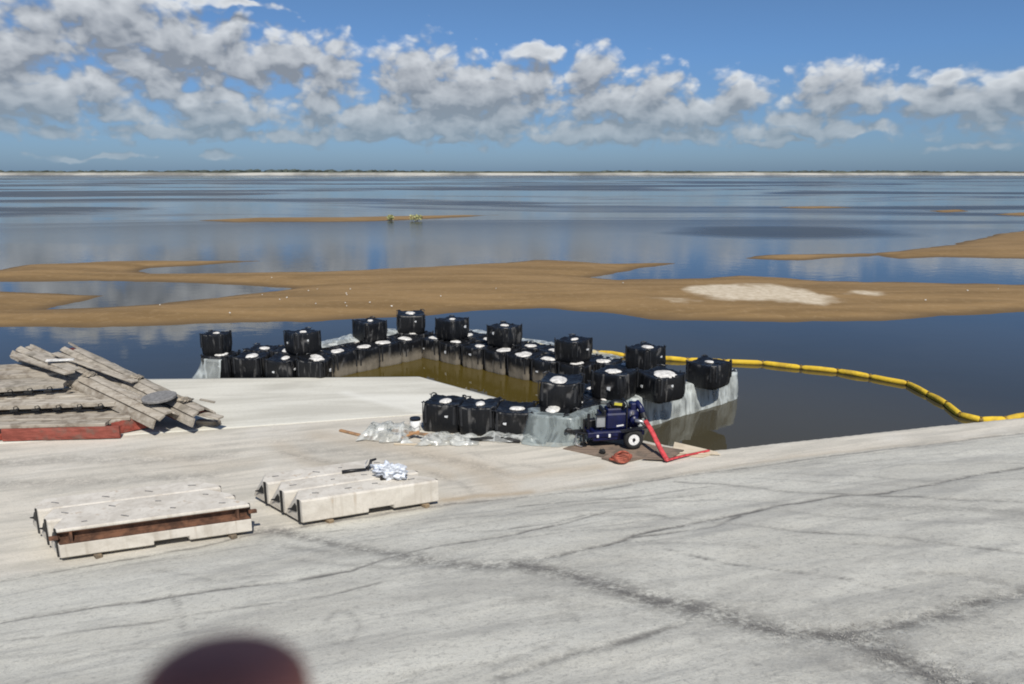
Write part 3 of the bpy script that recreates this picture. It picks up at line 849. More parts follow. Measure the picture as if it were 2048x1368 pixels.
# ------------------------------------------------------------------ bulk bags
BAGW, BAGH = 1.02, 0.84
def bag_geo(seed):
    r = np.random.RandomState(seed)
    n, nz = 56, 15
    vs = []; fold = []
    ph = r.uniform(0, 100)
    for j in range(nz):
        t = j / (nz - 1); z = BAGH * t
        rad = 0.5 * BAGW * (0.965 + 0.045 * math.sin(math.pi * min(1, t * 1.05)))
        if j == 0: rad *= 0.95
        if j == nz - 1: rad *= 0.985
        for k in range(n):
            a = 2 * math.pi * k / n + math.pi / n
            c, s = math.cos(a), math.sin(a)
            e = 8 + 4 * t
            q = (abs(c) ** e + abs(s) ** e) ** (-1 / e)
            corner = (q - 1) / 0.33
            rip = float(vnoise(np.array(a * 7.0 + ph), np.array(t * 1.6 + ph), seed)) - 0.5
            rip2 = float(vnoise(np.array(a * 3.2 + ph), np.array(t * 2.2 + 7), seed + 5)) - 0.5
            crease = abs(2 * float(vnoise(np.array(a * 4.4 + ph * 2), np.array(t * 0.7), seed + 9)) - 1)
            lean = 0.07 * float(vnoise(np.array(3 + 1.4 * math.cos(a)), np.array(t * 1.3 + ph + 1.4 * math.sin(a)), seed + 31)) - 0.035
            rr = rad * q * (1 + lean + 0.055 * rip + 0.04 * rip2 - 0.05 * max(0, 0.25 - crease) * 3)
            zz = z * (1 + 0.05 * rip2) + (0.028 * corner * t ** 3) + (0.04 * rip if j == nz - 1 else 0)
            vs.append((rr * c, rr * s, zz)); fold.append(1 - min(1, crease * 2.4))
    rows = nz
    # top: rim folds in to a slightly sunken lid
    for (f, dz) in ((0.90, 0.012), (0.72, -0.015), (0.40, -0.01)):
        for k in range(n):
            v = vs[(nz - 1) * n + k]
            vs.append((v[0] * f, v[1] * f, BAGH + (v[2] - BAGH) * f + dz + 0.02 * (r.rand() - .5))); fold.append(0.0)
        rows += 1
    fs = []
    for j in range(rows - 1):
        for k in range(n):
            k2 = (k + 1) % n
            fs.append((j * n + k, j * n + k2, (j + 1) * n + k2, (j + 1) * n + k))
    fs.append(tuple((rows - 1) * n + k for k in range(n)))
    return vs, fs, fold
def fill_geo(seed):
    r = np.random.RandomState(seed)
    n = 26; cx, cy = r.uniform(-0.10, 0.10, 2); ax, ay = r.uniform(0.24, 0.40), r.uniform(0.20, 0.36)
    ph = r.uniform(0, 50)
    vs = [(cx, cy, BAGH + 0.045)]
    for f, z in ((0.5, 0.042), (0.85, 0.03), (1.0, -0.004)):
        for k in range(n):
            a = 2 * math.pi * k / n
            q = 0.72 + 0.6 * float(vnoise(np.array(a * 1.6 + ph if a < 5.5 else (a - 6.283) * 1.6 + ph), np.array(1.5), seed))
            x = max(-0.46, min(0.46, cx + ax * f * q * math.cos(a))); y = max(-0.46, min(0.46, cy + ay * f * q * math.sin(a)))
            vs.append((x, y, BAGH + z + 0.008 * r.rand()))
    fs = [(0, 1 + k, 1 + (k + 1) % n) for k in range(n)]
    for j in range(2):
        for k in range(n):
            k2 = (k + 1) % n
            fs.append((1 + j * n + k, 1 + (j + 1) * n + k, 1 + (j + 1) * n + k2, 1 + j * n + k2))
    return vs, fs
def strap_geo(sx, sy, seed):
    r = np.random.RandomState(seed)
    mb_ = MB()
    for (dx, dy) in ((-sx, 0), (0, -sy)):
        w = 0.026
        b = Vector((sx * 0.50, sy * 0.50, 0)) + Vector((dx, dy, 0)) * 0.10
        out = Vector((0, sy, 0)) if dx else Vector((sx, 0, 0))
        al = Vector((1, 0, 0)) if dx else Vector((0, 1, 0))
        lean = r.uniform(-0.03, 0.08)
        pts = [b + out * 0.022 + Vector((0, 0, 0.30)), b + out * 0.028 + Vector((0, 0, 0.6)), b + out * 0.02 + Vector((0, 0, 0.86)), b + out * (0.02 + lean) + Vector((0, 0, 0.87 + r.uniform(0, 0.03)))]
        vs = []; 
        for p in pts: vs += [p - al * w, p + al * w, p + al * w - out * 0.012, p - al * w - out * 0.012]
        fs = []
        for j in range(len(pts) - 1):
            for k in range(4): fs.append((j * 4 + k, j * 4 + (k + 1) % 4, j * 4 + 4 + (k + 1) % 4, j * 4 + 4 + k))
        fs += [(3, 2, 1, 0), tuple(len(vs) - 4 + k for k in range(4))]
        mb_.add(vs, fs)
    # loop lying between the two corner legs
    z = 0.875 + r.uniform(0, 0.05)
    mb_.tube([(sx * 0.41, sy * 0.52, 0.88), (sx * 0.45, sy * 0.47, z), (sx * 0.52, sy * 0.41, 0.88)], [0.018, 0.022, 0.018], 6)
    return mb_
PROTO = []
HIDE = Vector((0, 0, 0))
def bag_proto(seed, mud):
    r = empty("bulk_bag", (0, 0, 0))
    v, f, fold = bag_geo(seed)
    link_mesh("bag_body", v, f, M['bag_mud'] if mud else M['bag'], r, True, {'fold': fold})
    v, f = fill_geo(seed + 50)
    link_mesh("sand_fill", v, f, M['fill'], r, True)
    for q, (sx, sy) in enumerate(((1, 1), (1, -1), (-1, 1), (-1, -1))):
        strap_geo(sx, sy, seed * 4 + q).build("lifting_strap", M['strap'], r)
    rr = np.random.RandomState(seed)
    for q in range(1 + seed % 2):
        pm = MB(); a = (-math.pi / 2, math.pi)[q]
        dx = rr.uniform(-0.2, 0.2); zc = rr.uniform(0.42, 0.62)
        d = Vector((math.cos(a), math.sin(a), 0)); tt = Vector((-d.y, d.x, 0))
        w, h = rr.uniform(0.03, 0.06), rr.uniform(0.03, 0.07)
        c = d * 0.532 + tt * dx + Vector((0, 0, zc))
        vs = [c - tt * w - Vector((0, 0, h * .6)), c + tt * w * .8 - Vector((0, 0, h)), c + tt * w + Vector((0, 0, h)), c - tt * w * 1.1 + Vector((0, 0, h * .7))]
        vs += [p - d * 0.03 for p in vs]
        pm.add(vs, [(0, 1, 2, 3), (7, 6, 5, 4), (0, 4, 5, 1), (1, 5, 6, 2), (2, 6, 7, 3), (3, 7, 4, 0)])
        pm.build("document_pouch", M['pouch'], r)
    return r
N_CLEAN, N_MUD = 10, 5
protos = [bag_proto(s, False) for s in range(1, N_CLEAN + 1)]
muds = [bag_proto(s, True) for s in range(21, 21 + N_MUD)]
used_proto = set(); bag_i = [0]
def bag(x, y, z, ang, label, group, mud=False, scale=1.0, fill=None, zs=1.0):
    lst = muds if mud else protos
    k = bag_i[0] % len(lst); bag_i[0] += 1
    pr = lst[k]
    quarter = random.choice((0, 1, 2, 3)) * math.pi / 2
    rot = (random.uniform(-.03, .03), random.uniform(-.03, .03), math.radians(ang) + quarter + random.uniform(-.05, .05))
    sc = (scale * random.uniform(0.97, 1.03), scale * random.uniform(0.97, 1.03), zs * random.uniform(0.95, 1.04))
    if pr.name not in used_proto:
        used_proto.add(pr.name); r = pr; r.location = (x, y, z); r.rotation_euler = rot; r.scale = sc
    else:
        r = copy_tree(pr, (x, y, z), rot, sc)
    fs_ = fill if fill else random.uniform(0.55, 1.0)
    for ch in r.children:
        if ch.name.startswith('sand_fill'): ch.scale = (fs_, fs_, 1)
    tag(r, label, "sandbag", group)
    return r
ORD = ["first", "second", "third", "fourth", "fifth", "sixth", "seventh", "eighth", "ninth", "tenth", "eleventh", "twelfth"]
ZT = 0.57                                            # top of the lower tier in the water
LB = ZT - BAGH
def lerp(a, b, t): return (a[0] + (b[0] - a[0]) * t, a[1] + (b[1] - a[1]) * t)
def row(p0, p1, n, z, ang, fmt, group, mud=False):
    for i in range(n):
        t = i / (n - 1) if n > 1 else 0
        x, y = lerp(p0, p1, t)
        bag(x + random.uniform(-.04, .04), y + random.uniform(-.04, .04), z, ang, fmt.format(ORD[i]), group, mud and random.random() < 0.85)
LOW = "black bulk bags of the lower tier"
TOP = "black bulk bags of the top tier"
# far right wall: inner and outer row
C0 = np.array([-3.4, 28.3]); E0 = np.array([1.9, 24.0])
dB = (E0 - C0) / np.linalg.norm(E0 - C0); nB = np.array([-dB[1], dB[0]])
angB = math.degrees(math.atan2(dB[1], dB[0]))
pi0, pi1 = C0 + nB * 0.52 + dB * 0.1, E0 + nB * 0.52
row(pi0, pi1, 7, LB, angB, "{} black bag from the far corner in the inner lower row of the right wall", LOW, True)
po0 = C0 + nB * 1.57 - dB * 0.1
row(po0, po0 + dB * 8.4, 9, LB, angB, "{} black bag from the far corner, outer lower row of the right wall", LOW)
# left wall
C1 = np.array([-6.5, 25.2])
dL = (C1 - C0) / np.linalg.norm(C1 - C0); nL = np.array([dL[1], -dL[0]])
angL = math.degrees(math.atan2(dL[1], dL[0]))
row(C0 + nL * 0.55 + dL * 0.55, C1 + nL * 0.55 + dL * 0.2, 5, LB, angL, "{} muddy grey bag from the far corner, inner lower row of the left wall", LOW, True)
row(C0 + nL * 1.6 - dL * 0.1, C0 + nL * 1.6 + dL * 3.2, 4, LB, angL, "{} black bag from the far corner, outer lower row of the left wall", LOW)
cc = C0 + nL * 0.55 + nB * 0.52 - dL * 0.1 - dB * 0.2
bag(cc[0] - .35, cc[1] + .15, LB, angB, "black lower bag at the far corner where left and right walls meet", LOW)
# left end: frontal row behind the pad
fr = [at(440, 752, LB + 0.33)[:2], at(668, 750, LB + 0.33)[:2]]
row((-10.45, 25.75), (-6.95, 25.15), 4, LB, -8, "{} black bag from the left end in the lower row behind the pale pad", LOW)
row((-9.3, 26.75), (-7.2, 26.35), 3, LB, -8, "{} black bag from the left in the back lower row of the left wall end", LOW)
# near right wall (in plastic): from the corner on the bench out into the water
A0 = np.array([1.66, 18.78]); A1 = np.array([7.25, 23.15])
dE = (A1 - A0) / np.linalg.norm(A1 - A0); nE = np.array([-dE[1], dE[0]])
angE = math.degrees(math.atan2(dE[1], dE[0]))
NE = 7
for i in range(NE):
    c = A0 + dE * (0.62 + i * 1.02) + nE * 0.58
    z = -0.10 if i < 1 else -0.19
    bag(c[0], c[1], z, angE, f"{ORD[i]} plastic-wrapped lower bag from the bench along the near right wall", LOW)
for i in range(5):
    c = A0 + dE * (1.15 + i * 1.04) + nE * 1.63
    bag(c[0], c[1], -0.22, angE, f"{ORD[i]} unwrapped lower bag from the bench in the inner row of the near right wall", LOW)
bag(1.07, 18.95, -0.10, -8, "black lower bag behind the taut clear plastic at the bench corner", LOW)
# single row on the bench
for i, (x, y) in enumerate([(-1.88, 19.66), (-0.86, 19.40), (0.10, 19.17)]):
    bag(x, y, -0.01, -13, ["leftmost", "middle", "rightmost"][i] + " of three black bags standing in a row on the bench beside the pad", "black bags on the bench", scale=1.0, zs=0.9)
# top tier
def top_at(px, py, zb, ang, label, side=0.55, fill=None, scale=1.0):
    p = at(px, py, zb); v = p[:2] / np.linalg.norm(p[:2])
    c = p[:2] + v * side
    bag(c[0], c[1], zb, ang, label, TOP, fill=fill or random.uniform(.4, .65), scale=scale, zs=0.88)
top_at(435, 713, ZT, -4, "lone black bag on top at the left end of the wall", 0.5, None, 0.84)
top_at(607, 711, ZT, angL - 6, "second top-tier black bag from the left, above the row behind the pale pad")
top_at(741, 686, ZT, angL, "third top-tier black bag from the left, on the left wall near the far corner")
top_at(822, 668, ZT, angL - 38, "farthest top-tier black bag, on the far corner of the wall", 0.55, None, 1.12)
top_at(905, 681, ZT, angB, "top-tier black bag just right of the far corner, before the boom's start")
top_at(1009, 696, ZT, angB, "second top-tier black bag right of the far corner")
top_at(1147, 728, ZT, angB - 6, "black top-tier bag in the middle of the right wall, boom passing behind it")
top_at(1290, 747, ZT, angB - 12, "black top-tier bag behind the two-bag front stack, boom ending at its right side")
top_at(1416, 779, ZT, -48, "rightmost top-tier black bag, at the outer tip above crinkled plastic")
top_at(1122, 826, 0.64, -14, "large front black bag on the taut clear plastic, left of the pump", 0.66, 0.9, 1.12)
top_at(1228, 806, 0.66, 52, "black top-tier bag between the two white-topped front bags, behind the pump", 0.6, 0.7, 1.04)
top_at(1318, 806, 0.64, 34, "black top-tier bag with a big white top, right of the pump", 0.62, 1.15, 1.06)

# muddy water inside the wall
pit_poly = [pad_pl[1] + np.array([-1.5, 1.0]), C1 + np.array([-0.2, 0.2]), C0 + np.array([-0.2, 0.5]), E0 + nB * .6, A1 + nE * 1.5 - dE * 2, A0 + dE * 1.5 + nE * .8, (1.2, 19.6), (-1.0, 19.8), pad_pl[2] + np.array([-.3, -.5]), pad_pl[1] + np.array([-.3, -.3])]
pit_poly = [C1 + np.array([-.5, -.3]), pad_pl[1] + np.array([-.6, -.4]), pad_pl[2] + np.array([-.4, -.4]), (0.2, 19.6), (1.3, 19.5), A0 + dE * 2 + nE * .8, A0 + dE * 5 + nE * 1.2, E0 + nB * .7, C0 + np.array([0, .5])]
tag(plane("pit_water", pit_poly, WZ + 0.03, M['pit']), kind='structure')

# ------------------------------------------------------------------ plastic sheeting
def sheet(name, path, prof, mat, label, nsub=0.09, amp=0.05, seed=1, top_in=True, fall=None, cat="plastic sheet", group=None):
    """path: plan polyline; prof(u, t)->list of (outward, z)"""
    pts = [np.array(p, float) for p in path]
    L = np.cumsum([0] + [np.linalg.norm(pts[i + 1] - pts[i]) for i in range(len(pts) - 1)])
    n = int(L[-1] / nsub) + 1
    us = np.linspace(0, L[-1], n)
    vs = []
    px = np.interp(us, L, [p[0] for p in pts]); py = np.interp(us, L, [p[1] for p in pts])
    tx = np.gradient(px); ty = np.gradient(py); ln = np.hypot(tx, ty) + 1e-9
    ox, oy = ty / ln, -tx / ln
    m = None
    for i in range(n):
        pr = prof(us[i], us[i] / L[-1]); m = len(pr)
        for j, (o_, z) in enumerate(pr):
            w = amp * ((fbm(np.array(us[i] * 2.3), np.array(j * 0.22 + seed * 3.1), seed, 3) - 0.45) * 2 + (abs(2 * float(vnoise(np.array(us[i] * 3.1 + z), np.array(j * .12), seed + 4)) - 1) - .5) * 0.9)
            w = float(w)
            vs.append((px[i] + ox[i] * (o_ + w), py[i] + oy[i] * (o_ + w), z + w * (0.25 if j < m * .35 else 0.0)))
    o = link_mesh(name, vs, grid_faces(n, m), mat, None, True)
    return tag(o, label, cat, group)
def drape(inn, ztop, zbot, flare, k=14):
    r = [(-inn + inn * q / 4, ztop + 0.02) for q in range(4)]
    for q in range(k):
        t = q / (k - 1)
        r.append((0.03 + flare * t ** 1.5, ztop - (ztop - zbot) * t))
    return r
fl0 = at(1060, 884)[:2]; fl1 = at(1146, 890)[:2]
sheet("plastic_sheet", [(0.44, 18.98), (0.46, 18.42), (1.58, 18.27), (1.74, 18.38), tuple(A0 + dE * 1.1 - nE * 0.02), tuple(A0 + dE * 2.2 - nE * 0.02)],
      lambda u, t: drape(0.30, 0.78 - 0.12 * t, 0.02 if u < 2.4 else -0.05, 0.22 if u < 1.4 else 0.12), M['clear'], "taut clear plastic sheet wrapped round the wall corner below the large front bag", amp=0.02, seed=3)
sheet("plastic_sheet", [tuple(A0 + dE * 1.9 - nE * 0.04), tuple(A0 + dE * 7.15 - nE * 0.02), tuple(A0 + dE * 7.45 + nE * 0.25), tuple(A0 + dE * 7.5 + nE * 0.9)],
      lambda u, t: drape(0.40, 0.66 - 0.05 * t, -0.45, 0.12), M['crumple'], "long crinkled plastic sheet hanging down the near right wall into the water", amp=0.06, seed=9)
sheet("plastic_sheet", [(-10.4, 26.6), (-11.05, 26.3), (-11.05, 25.5), (-10.7, 25.15), (-10.2, 25.1)],
      lambda u, t: drape(0.15, 0.52, -0.3, 0.42 if t < 0.7 else 0.2), M['crumple'], "bluish clear plastic sheet round the left end of the bag wall", amp=0.05, seed=13)
def lying(name, corners, nu, nv, amp, z, mat, label, seed, freq=2.2, cat="plastic sheet"):
    c = [np.array(q, float) for q in corners]
    vs = []
    for i in range(nu):
        u = i / (nu - 1)
        for j in range(nv):
            v = j / (nv - 1)
            p = (c[0] * (1 - u) + c[1] * u) * (1 - v) + (c[3] * (1 - u) + c[2] * u) * v
            e = min(1, 6 * min(u, 1 - u, v, 1 - v) + 0.15)
            w = float(fbm(np.array(p[0] * freq), np.array(p[1] * freq), seed, 4)); cr = abs(2 * float(vnoise(np.array(p[0] * freq * 1.7), np.array(p[1] * freq * 1.7), seed + 3)) - 1)
            jx = (float(vnoise(np.array(u * 9.), np.array(v * 9.), seed + 8)) - .5) * 0.22
            vs.append((p[0] + jx, p[1] + jx * .6, z + amp * e * (w * 1.1 + (1 - cr) * 0.5 - 0.2)))
    o = link_mesh(name, vs, grid_faces(nu, nv), mat, None, True)
    return tag(o, label, cat)
q1 = C0 + nL * 1.2; 
lying("plastic_sheet", [q1 + dL * 4.0 + nL * .2, q1 - dL * 0.2 + nL * .2, q1 - dL * 0.2 + nL * 1.2, q1 + dL * 4.0 + nL * 1.2], 40, 14, 0.16, ZT + 0.02, M['crumple'], "white plastic sheet strewn along the top of the left wall's water side", 17)
lying("plastic_sheet", [C0 + nB * 2.0 - dB * .3, C0 + nB * 2.0 + dB * 7.5, C0 + nB * 2.5 + dB * 7.5, C0 + nB * 2.5 - dB * .3], 50, 8, 0.12, ZT - 0.03, M['crumple'], "white plastic edge along the right wall's water side below the boom", 19)
g1 = [at(750, 878)[:2], at(905, 892)[:2], at(900, 868)[:2], at(770, 862)[:2]]
lying("plastic_sheet", [at(715, 884)[:2], at(820, 890)[:2], at(830, 862)[:2], at(735, 860)[:2]], 30, 20, 0.40, 0.02, M['heap'], "heaped grey-white crumpled plastic on the bench left of the three bags", 23, 2.6)
lying("plastic_sheet", [at(835, 893)[:2], at(960, 893)[:2], at(965, 876)[:2], at(850, 872)[:2]], 34, 16, 0.22, 0.01, M['heap'], "flattened crumpled plastic at the foot of the leftmost bench bag", 27, 2.6)
lying("plastic_sheet", [at(945, 884)[:2], at(1085, 889)[:2], at(1062, 870)[:2], at(965, 874)[:2]], 36, 16, 0.20, 0.03, M['heap'], "crumpled plastic edge rolled between the bench bags and the taut sheet", 31, 2.4)
tb = MB(); pth = [at(938, 880, .06), at(985, 876, .08), at(1020, 880, .07), at(1040, 883, .05)]
tb.tube(pth, [0.05, 0.06, 0.07, 0.04], 8); tag(tb.build("rolled_liner", M['rubber'], None, True), "black rolled liner scrap under the crumpled plastic before the bench bags", "liner")
tb = MB(); pth = [at(1055, 880, .05), at(1075, 883, .06), at(1092, 885, .05)]
tb.tube(pth, [0.04, 0.05, 0.03], 8); tag(tb.build("rolled_liner", M['rubber'], None, True), "short black liner scrap at the foot of the taut clear plastic", "liner")

# ------------------------------------------------------------------ floating boom
KN = [(900,662),(950,673),(1000,681),(1052,688),(1095,694),(1140,699),(1195,705),(1250,711),(1310,716),(1375,720),(1448,723),(1525,726),(1602,735),(1675,742),(1740,753),(1815,767),(1857,789),(1893,808),(1920,830),(1962,840),(2010,839),(2066,829),(2125,813)]
kn = [Vector(at(a, b, WZ + 0.06)) for a, b in KN]
boom = empty("floating_boom", kn[11]); tag(boom, "yellow segmented floating boom curving over the water from the wall to the bank", "boom")
def loc(p): return Vector(p) - kn[11]
for i in range(len(kn) - 1):
    a, b = loc(kn[i]), loc(kn[i + 1]); d = b - a; R = 0.098
    s = MB()
    tw = Vector((random.uniform(-.03, .03), random.uniform(-.03, .03), random.uniform(-.01, .03)))
    s.tube([a + d * 0.012, a + d * 0.05, a + d * 0.12, a + d * 0.5 + tw, a + d * 0.88, a + d * 0.95, a + d * 0.988], [R * .55, R * .78, R, R * 1.03, R, R * .78, R * .55], 14)
    s.build("boom_segment", M['yellow'], boom, True)
for i in range(1, len(kn) - 1):
    a = loc(kn[i]); d = (kn[i + 1] - kn[i - 1]).normalized()
    s = MB(); s.tube([a - d * 0.05, a + d * 0.05], 0.065, 10); s.box(a + Vector((0, 0, -0.02)), (0.05, 0.05, 0.24), 0.4)
    s.build("boom_joint", M['boomjoint'], boom)

# ------------------------------------------------------------------ concrete stop logs
def stoplog(p0, p1, label, channel=False, Hh=0.49):
    """p0: front bottom left corner, p1: front bottom right"""
    p0, p1 = Vector(p0), Vector(p1)
    d = p1 - p0; L = d.length; ang = math.atan2(d.y, d.x)
    r = empty("stop_log", p0, ang); tag(r, label, "concrete beam", "precast concrete stop logs")
    Wd = 0.56
    m0, m1 = L * 0.47, L * 0.66
    def prof(zb, end):
        wt, wl = (0.18, 0.06) if end else (Wd - 0.02, Hh - 0.05)
        rear = [(0.02, zb), (Wd, zb), (Wd, max(wl, zb + .03)), (wt + 0.02, Hh - 0.02), (wt, Hh)]
        if channel: return rear + [(0.03, Hh), (0.02, Hh - 0.03), (0.02, Hh - 0.06), (0.16, Hh - 0.09), (0.16, 0.30), (0.0, 0.27), (0.0, zb + 0.02)]
        return rear + [(0.03, Hh), (0.0, Hh - 0.03), (0.0, zb + 0.02)]
    bd = MB()
    secs = [(0, 0, True), (0.26, 0, False), (m0, 0, False), (m0 + .005, .075, False), (m1 - .005, .075, False), (m1, 0, False), (L - 0.26, 0, False), (L, 0, True)]
    vs = []; n_ = len(prof(0, True))
    for x_, zb, en in secs: vs += [(x_, p, q) for p, q in prof(zb, en)]
    fs = [tuple(range(n_)), tuple(len(vs) - 1 - k for k in range(n_))]
    for i in range(len(secs) - 1):
        for k in range(n_): fs.append((i * n_ + k, i * n_ + n_ + k, i * n_ + n_ + (k + 1) % n_, i * n_ + (k + 1) % n_))
    bd.add(vs, fs)
    bb = bd.build("beam_body", M['concrete'], r)
    bv = bb.modifiers.new('bevel', 'BEVEL'); bv.width = 0.014; bv.segments = 2; bv.limit_method = 'ANGLE'
    for e, sgn in ((0, -1), (L, 1)):
        s = MB(); s.box((e + sgn * 0.012, 0.09, Hh / 2), (0.03, 0.05, Hh * 0.97)); s.build("end_seal", M['rubber'], r)
        s = MB(); x = e + sgn * 0.004
        tri = [(x, 0.21, Hh - .12), (x, 0.17, Hh - .16), (x, 0.17, Hh - .29), (x, 0.37, Hh - .32)]
        s.add(tri + [(q[0] + sgn * 0.02, q[1], q[2]) for q in tri], [(0, 1, 2, 3), (7, 6, 5, 4), (0, 4, 5, 1), (1, 5, 6, 2), (2, 6, 7, 3), (3, 7, 4, 0)])
        s.tube([(e, 0.26, Hh - .26), (e + sgn * 0.07, 0.36, Hh - .29)], [0.03, 0.012], 6)
        s.build("recess_shade", M['rubber'], r)  # black triangle and peg stand in for the shaded end recess
    for k in (0.14, 0.38, 0.62, 0.86):
        s = MB(); s.box((L * (k + random.uniform(-.03, .03)), 0.27 + random.uniform(-.05, .05), Hh + 0.004), (random.uniform(.07, .15), 0.025, 0.02), random.uniform(-.8, .1)); s.build("lifting_anchor", M['slab'], r)
    if channel:
        s = MB(); s.prism([(0.03, Hh - 0.068), (0.148, Hh - 0.095), (0.148, 0.305), (0.004, 0.276), (-0.006, 0.283), (0.138, 0.315), (0.138, Hh - 0.103), (0.03, Hh - 0.078)], (0.01, 0, 0), (L - 0.01, 0, 0)); s.build("steel_channel", M['rust'], r)
        for x in (0.22, L - 0.22):
            s = MB(); s.prism([(0.02, 0.285), (0.13, 0.31), (0.13, Hh - 0.10), (0.03, Hh - 0.08)], (x - 0.02, 0, 0), (x + 0.02, 0, 0)); s.build("channel_stiffener", M['rust'], r)
        for x, sg in ((0, -1), (L, 1)):
            s = MB(); s.box((x + sg * 0.06, 0.06, 0.40), (0.14, 0.05, 0.07)); s.build("end_lug", M['rust'], r)
    shear = -0.50
    for ch in r.children:
        for v in ch.data.vertices: v.co.x += shear * v.co.y
    return r
def logs(fl, frr, labels, chan):
    a, b = at(*fl, 0.09), at(*frr, 0.09)
    a = Vector(a); b = Vector(b); d = (b - a).normalized(); n = Vector((-d.y, d.x, 0))
    for i in range(3):
        off = n * 0.575 * i - d * 0.29 * i
        stoplog(a + off, b + off, labels[i], chan and i == 0, 0.57 if chan and i == 0 else (0.53 if chan else 0.49))
    L = (b - a).length
    for k, w in ((0.13, "left"), (0.84, "right")):
        s = MB(); c = a + d * L * k + n * 0.85 - d * 0.25
        ang = math.atan2((n - d * 0.5).y, (n - d * 0.5).x)
        s.box((c.x, c.y, 0.042), (2.0, 0.11, 0.075), ang, bev=0.008)
        tag(s.build("timber_skid", M['timber']), f"{w} timber skid under the {'left-hand' if chan else 'right-hand'} group of concrete stop logs", "timber")
logs((606, 1047), (878, 1003), ["front stop log of the right-hand group, with a plain cream front face", "middle stop log of the right-hand group, between its neighbours", "rear stop log of the right-hand group, nearest the white tarp bundle"], False)
logs((122, 1118), (505, 1063), ["front stop log of the left-hand group, with a rusty steel channel along its face", "middle stop log of the left-hand group, between its neighbours", "rear stop log of the left-hand group, farthest from the slope"], True)

# ------------------------------------------------------------------ white tarp bundle and black tool behind the right stop logs
def lump(name, p, size, mat, label, cat, seed, rz=0.0, sq=0.55):
    vs = []; nu, nv = 64, 30
    for i in range(nu):
        for j in range(nv):
            a = 2 * math.pi * i / nu; b = math.pi * j / (nv - 1)
            d = np.array([math.cos(a) * math.sin(b), math.sin(a) * math.sin(b), math.cos(b)])
            k = 0.72 + 0.5 * float(fbm(np.array(d[0] * 2.1 + d[2] * 1.7 + seed), np.array(d[1] * 2.3 - d[2] + seed), seed, 4)) - 0.42 * (1 - abs(2 * float(vnoise(np.array(d[0] * 3.1 + seed), np.array(d[1] * 3.1 + d[2] * 2), seed + 2)) - 1)) - 0.22 * (1 - abs(2 * float(vnoise(np.array(d[0] * 6.3 + seed), np.array(d[1] * 6.3 + d[2] * 4), seed + 6)) - 1)) + 0.12
            vs.append((d[0] * size[0] * k, d[1] * size[1] * k, max(-0.02, d[2] * size[2] * k + size[2] * sq)))
    fs = []
    for i in range(nu):
        for j in range(nv - 1):
            i2 = (i + 1) % nu
            fs.append((i * nv + j, i * nv + j + 1, i2 * nv + j + 1, i2 * nv + j))
    o = link_mesh(name, vs, fs, mat, None, True); o.location = p; o.rotation_euler = (0, 0, rz)
    return tag(o, label, cat)
ZB = 0.575
pt = at(782, 955, ZB)
lump("tarp_bundle", pt, (0.58, 0.28, 0.24), M['tarp'], "crumpled white tarp bundle lying on the right-hand stop logs", "tarp", 5, -0.35)
o0 = Vector(at(722, 947, ZB))
tool = empty("hand_tool", o0); tag(tool, "black long-handled tool lying beside the white tarp bundle", "tool")
def tpt(px, py, h): return Vector(at(px, py, ZB + h)) - o0
s = MB(); s.tube([tpt(684, 944, .05), tpt(705, 941, .05), tpt(733, 938, .06)], [0.04, 0.04, 0.025], 8); s.build("handle", M['black'], tool, True)
s = MB(); s.tube([tpt(734, 938, .06), tpt(740, 930, .12), tpt(742, 921, .20), tpt(752, 918, .20)], [0.04, 0.035, 0.035, 0.025], 8); s.build("motor_head", M['black'], tool, True)
s = MB(); s.tube([tpt(730, 937, .06), tpt(731, 928, .14), tpt(735, 920, .22)], 0.012, 6); s.build("guard_bar", M['steel'], tool)
s = MB(); s.box(tpt(765, 955, .06), (0.10, 0.07, 0.11), 0.4, bev=0.015); s.build("battery", M['black'], tool)

# ------------------------------------------------------------------ loose bits on the bench left of the bags
def board(name, pa, pb, w, th, mat, label, za=0.0, zb=0.0, cat="board"):
    a, b = Vector(at(*pa, za)), Vector(at(*pb, zb)); d = b - a
    s = MB(); s.box((0, 0, 0), (d.length, w, th), bev=min(th, w) * 0.15)
    o = s.build(name, mat); o.location = (a + b) / 2 + Vector((0, 0, th / 2))
    o.rotation_euler = d.to_track_quat('X', 'Z').to_euler()
    return tag(o, label, cat)
board("lumber_piece", (680, 862), (745, 878), 0.09, 0.05, M['orange'], "short weathered board at the far left end of the crumpled plastic", 0.01, 0.01)
board("lumber_piece", (785, 862), (862, 872), 0.12, 0.05, M['orange'], "orange-brown board lying across the plastic before the leftmost bench bag", 0.10, 0.14)
board("lumber_piece", (800, 878), (838, 864), 0.07, 0.04, M['orange'], "thin orange stick crossing the plastic heap", 0.10, 0.16)
board("lumber_piece", (788, 889), (862, 890), 0.05, 0.03, M['ply'], "pale batten on the concrete in front of the plastic heap", 0.01, 0.01)
bk = empty("bucket", at(831, 862, 0.0)); tag(bk, "white bucket with a black lid rim against the leftmost bench bag", "bucket")
s = MB(); s.tube([(0, 0, 0.01), (0, 0, 0.05), (0, 0, 0.34)], [0.10, 0.125, 0.14], 18); s.build("bucket_body", M['white'], bk, True)
s = MB(); s.tube([(0, 0, 0.335), (0, 0, 0.385)], 0.15, 18); s.build("lid", M['black'], bk)
s = MB(); s.tube([(-.145, 0, .30), (-.17, -.06, .2), (0, -.15, .12), (.17, -.06, .2), (.145, 0, .30)], 0.007, 6); s.build("handle", M['steel'], bk)

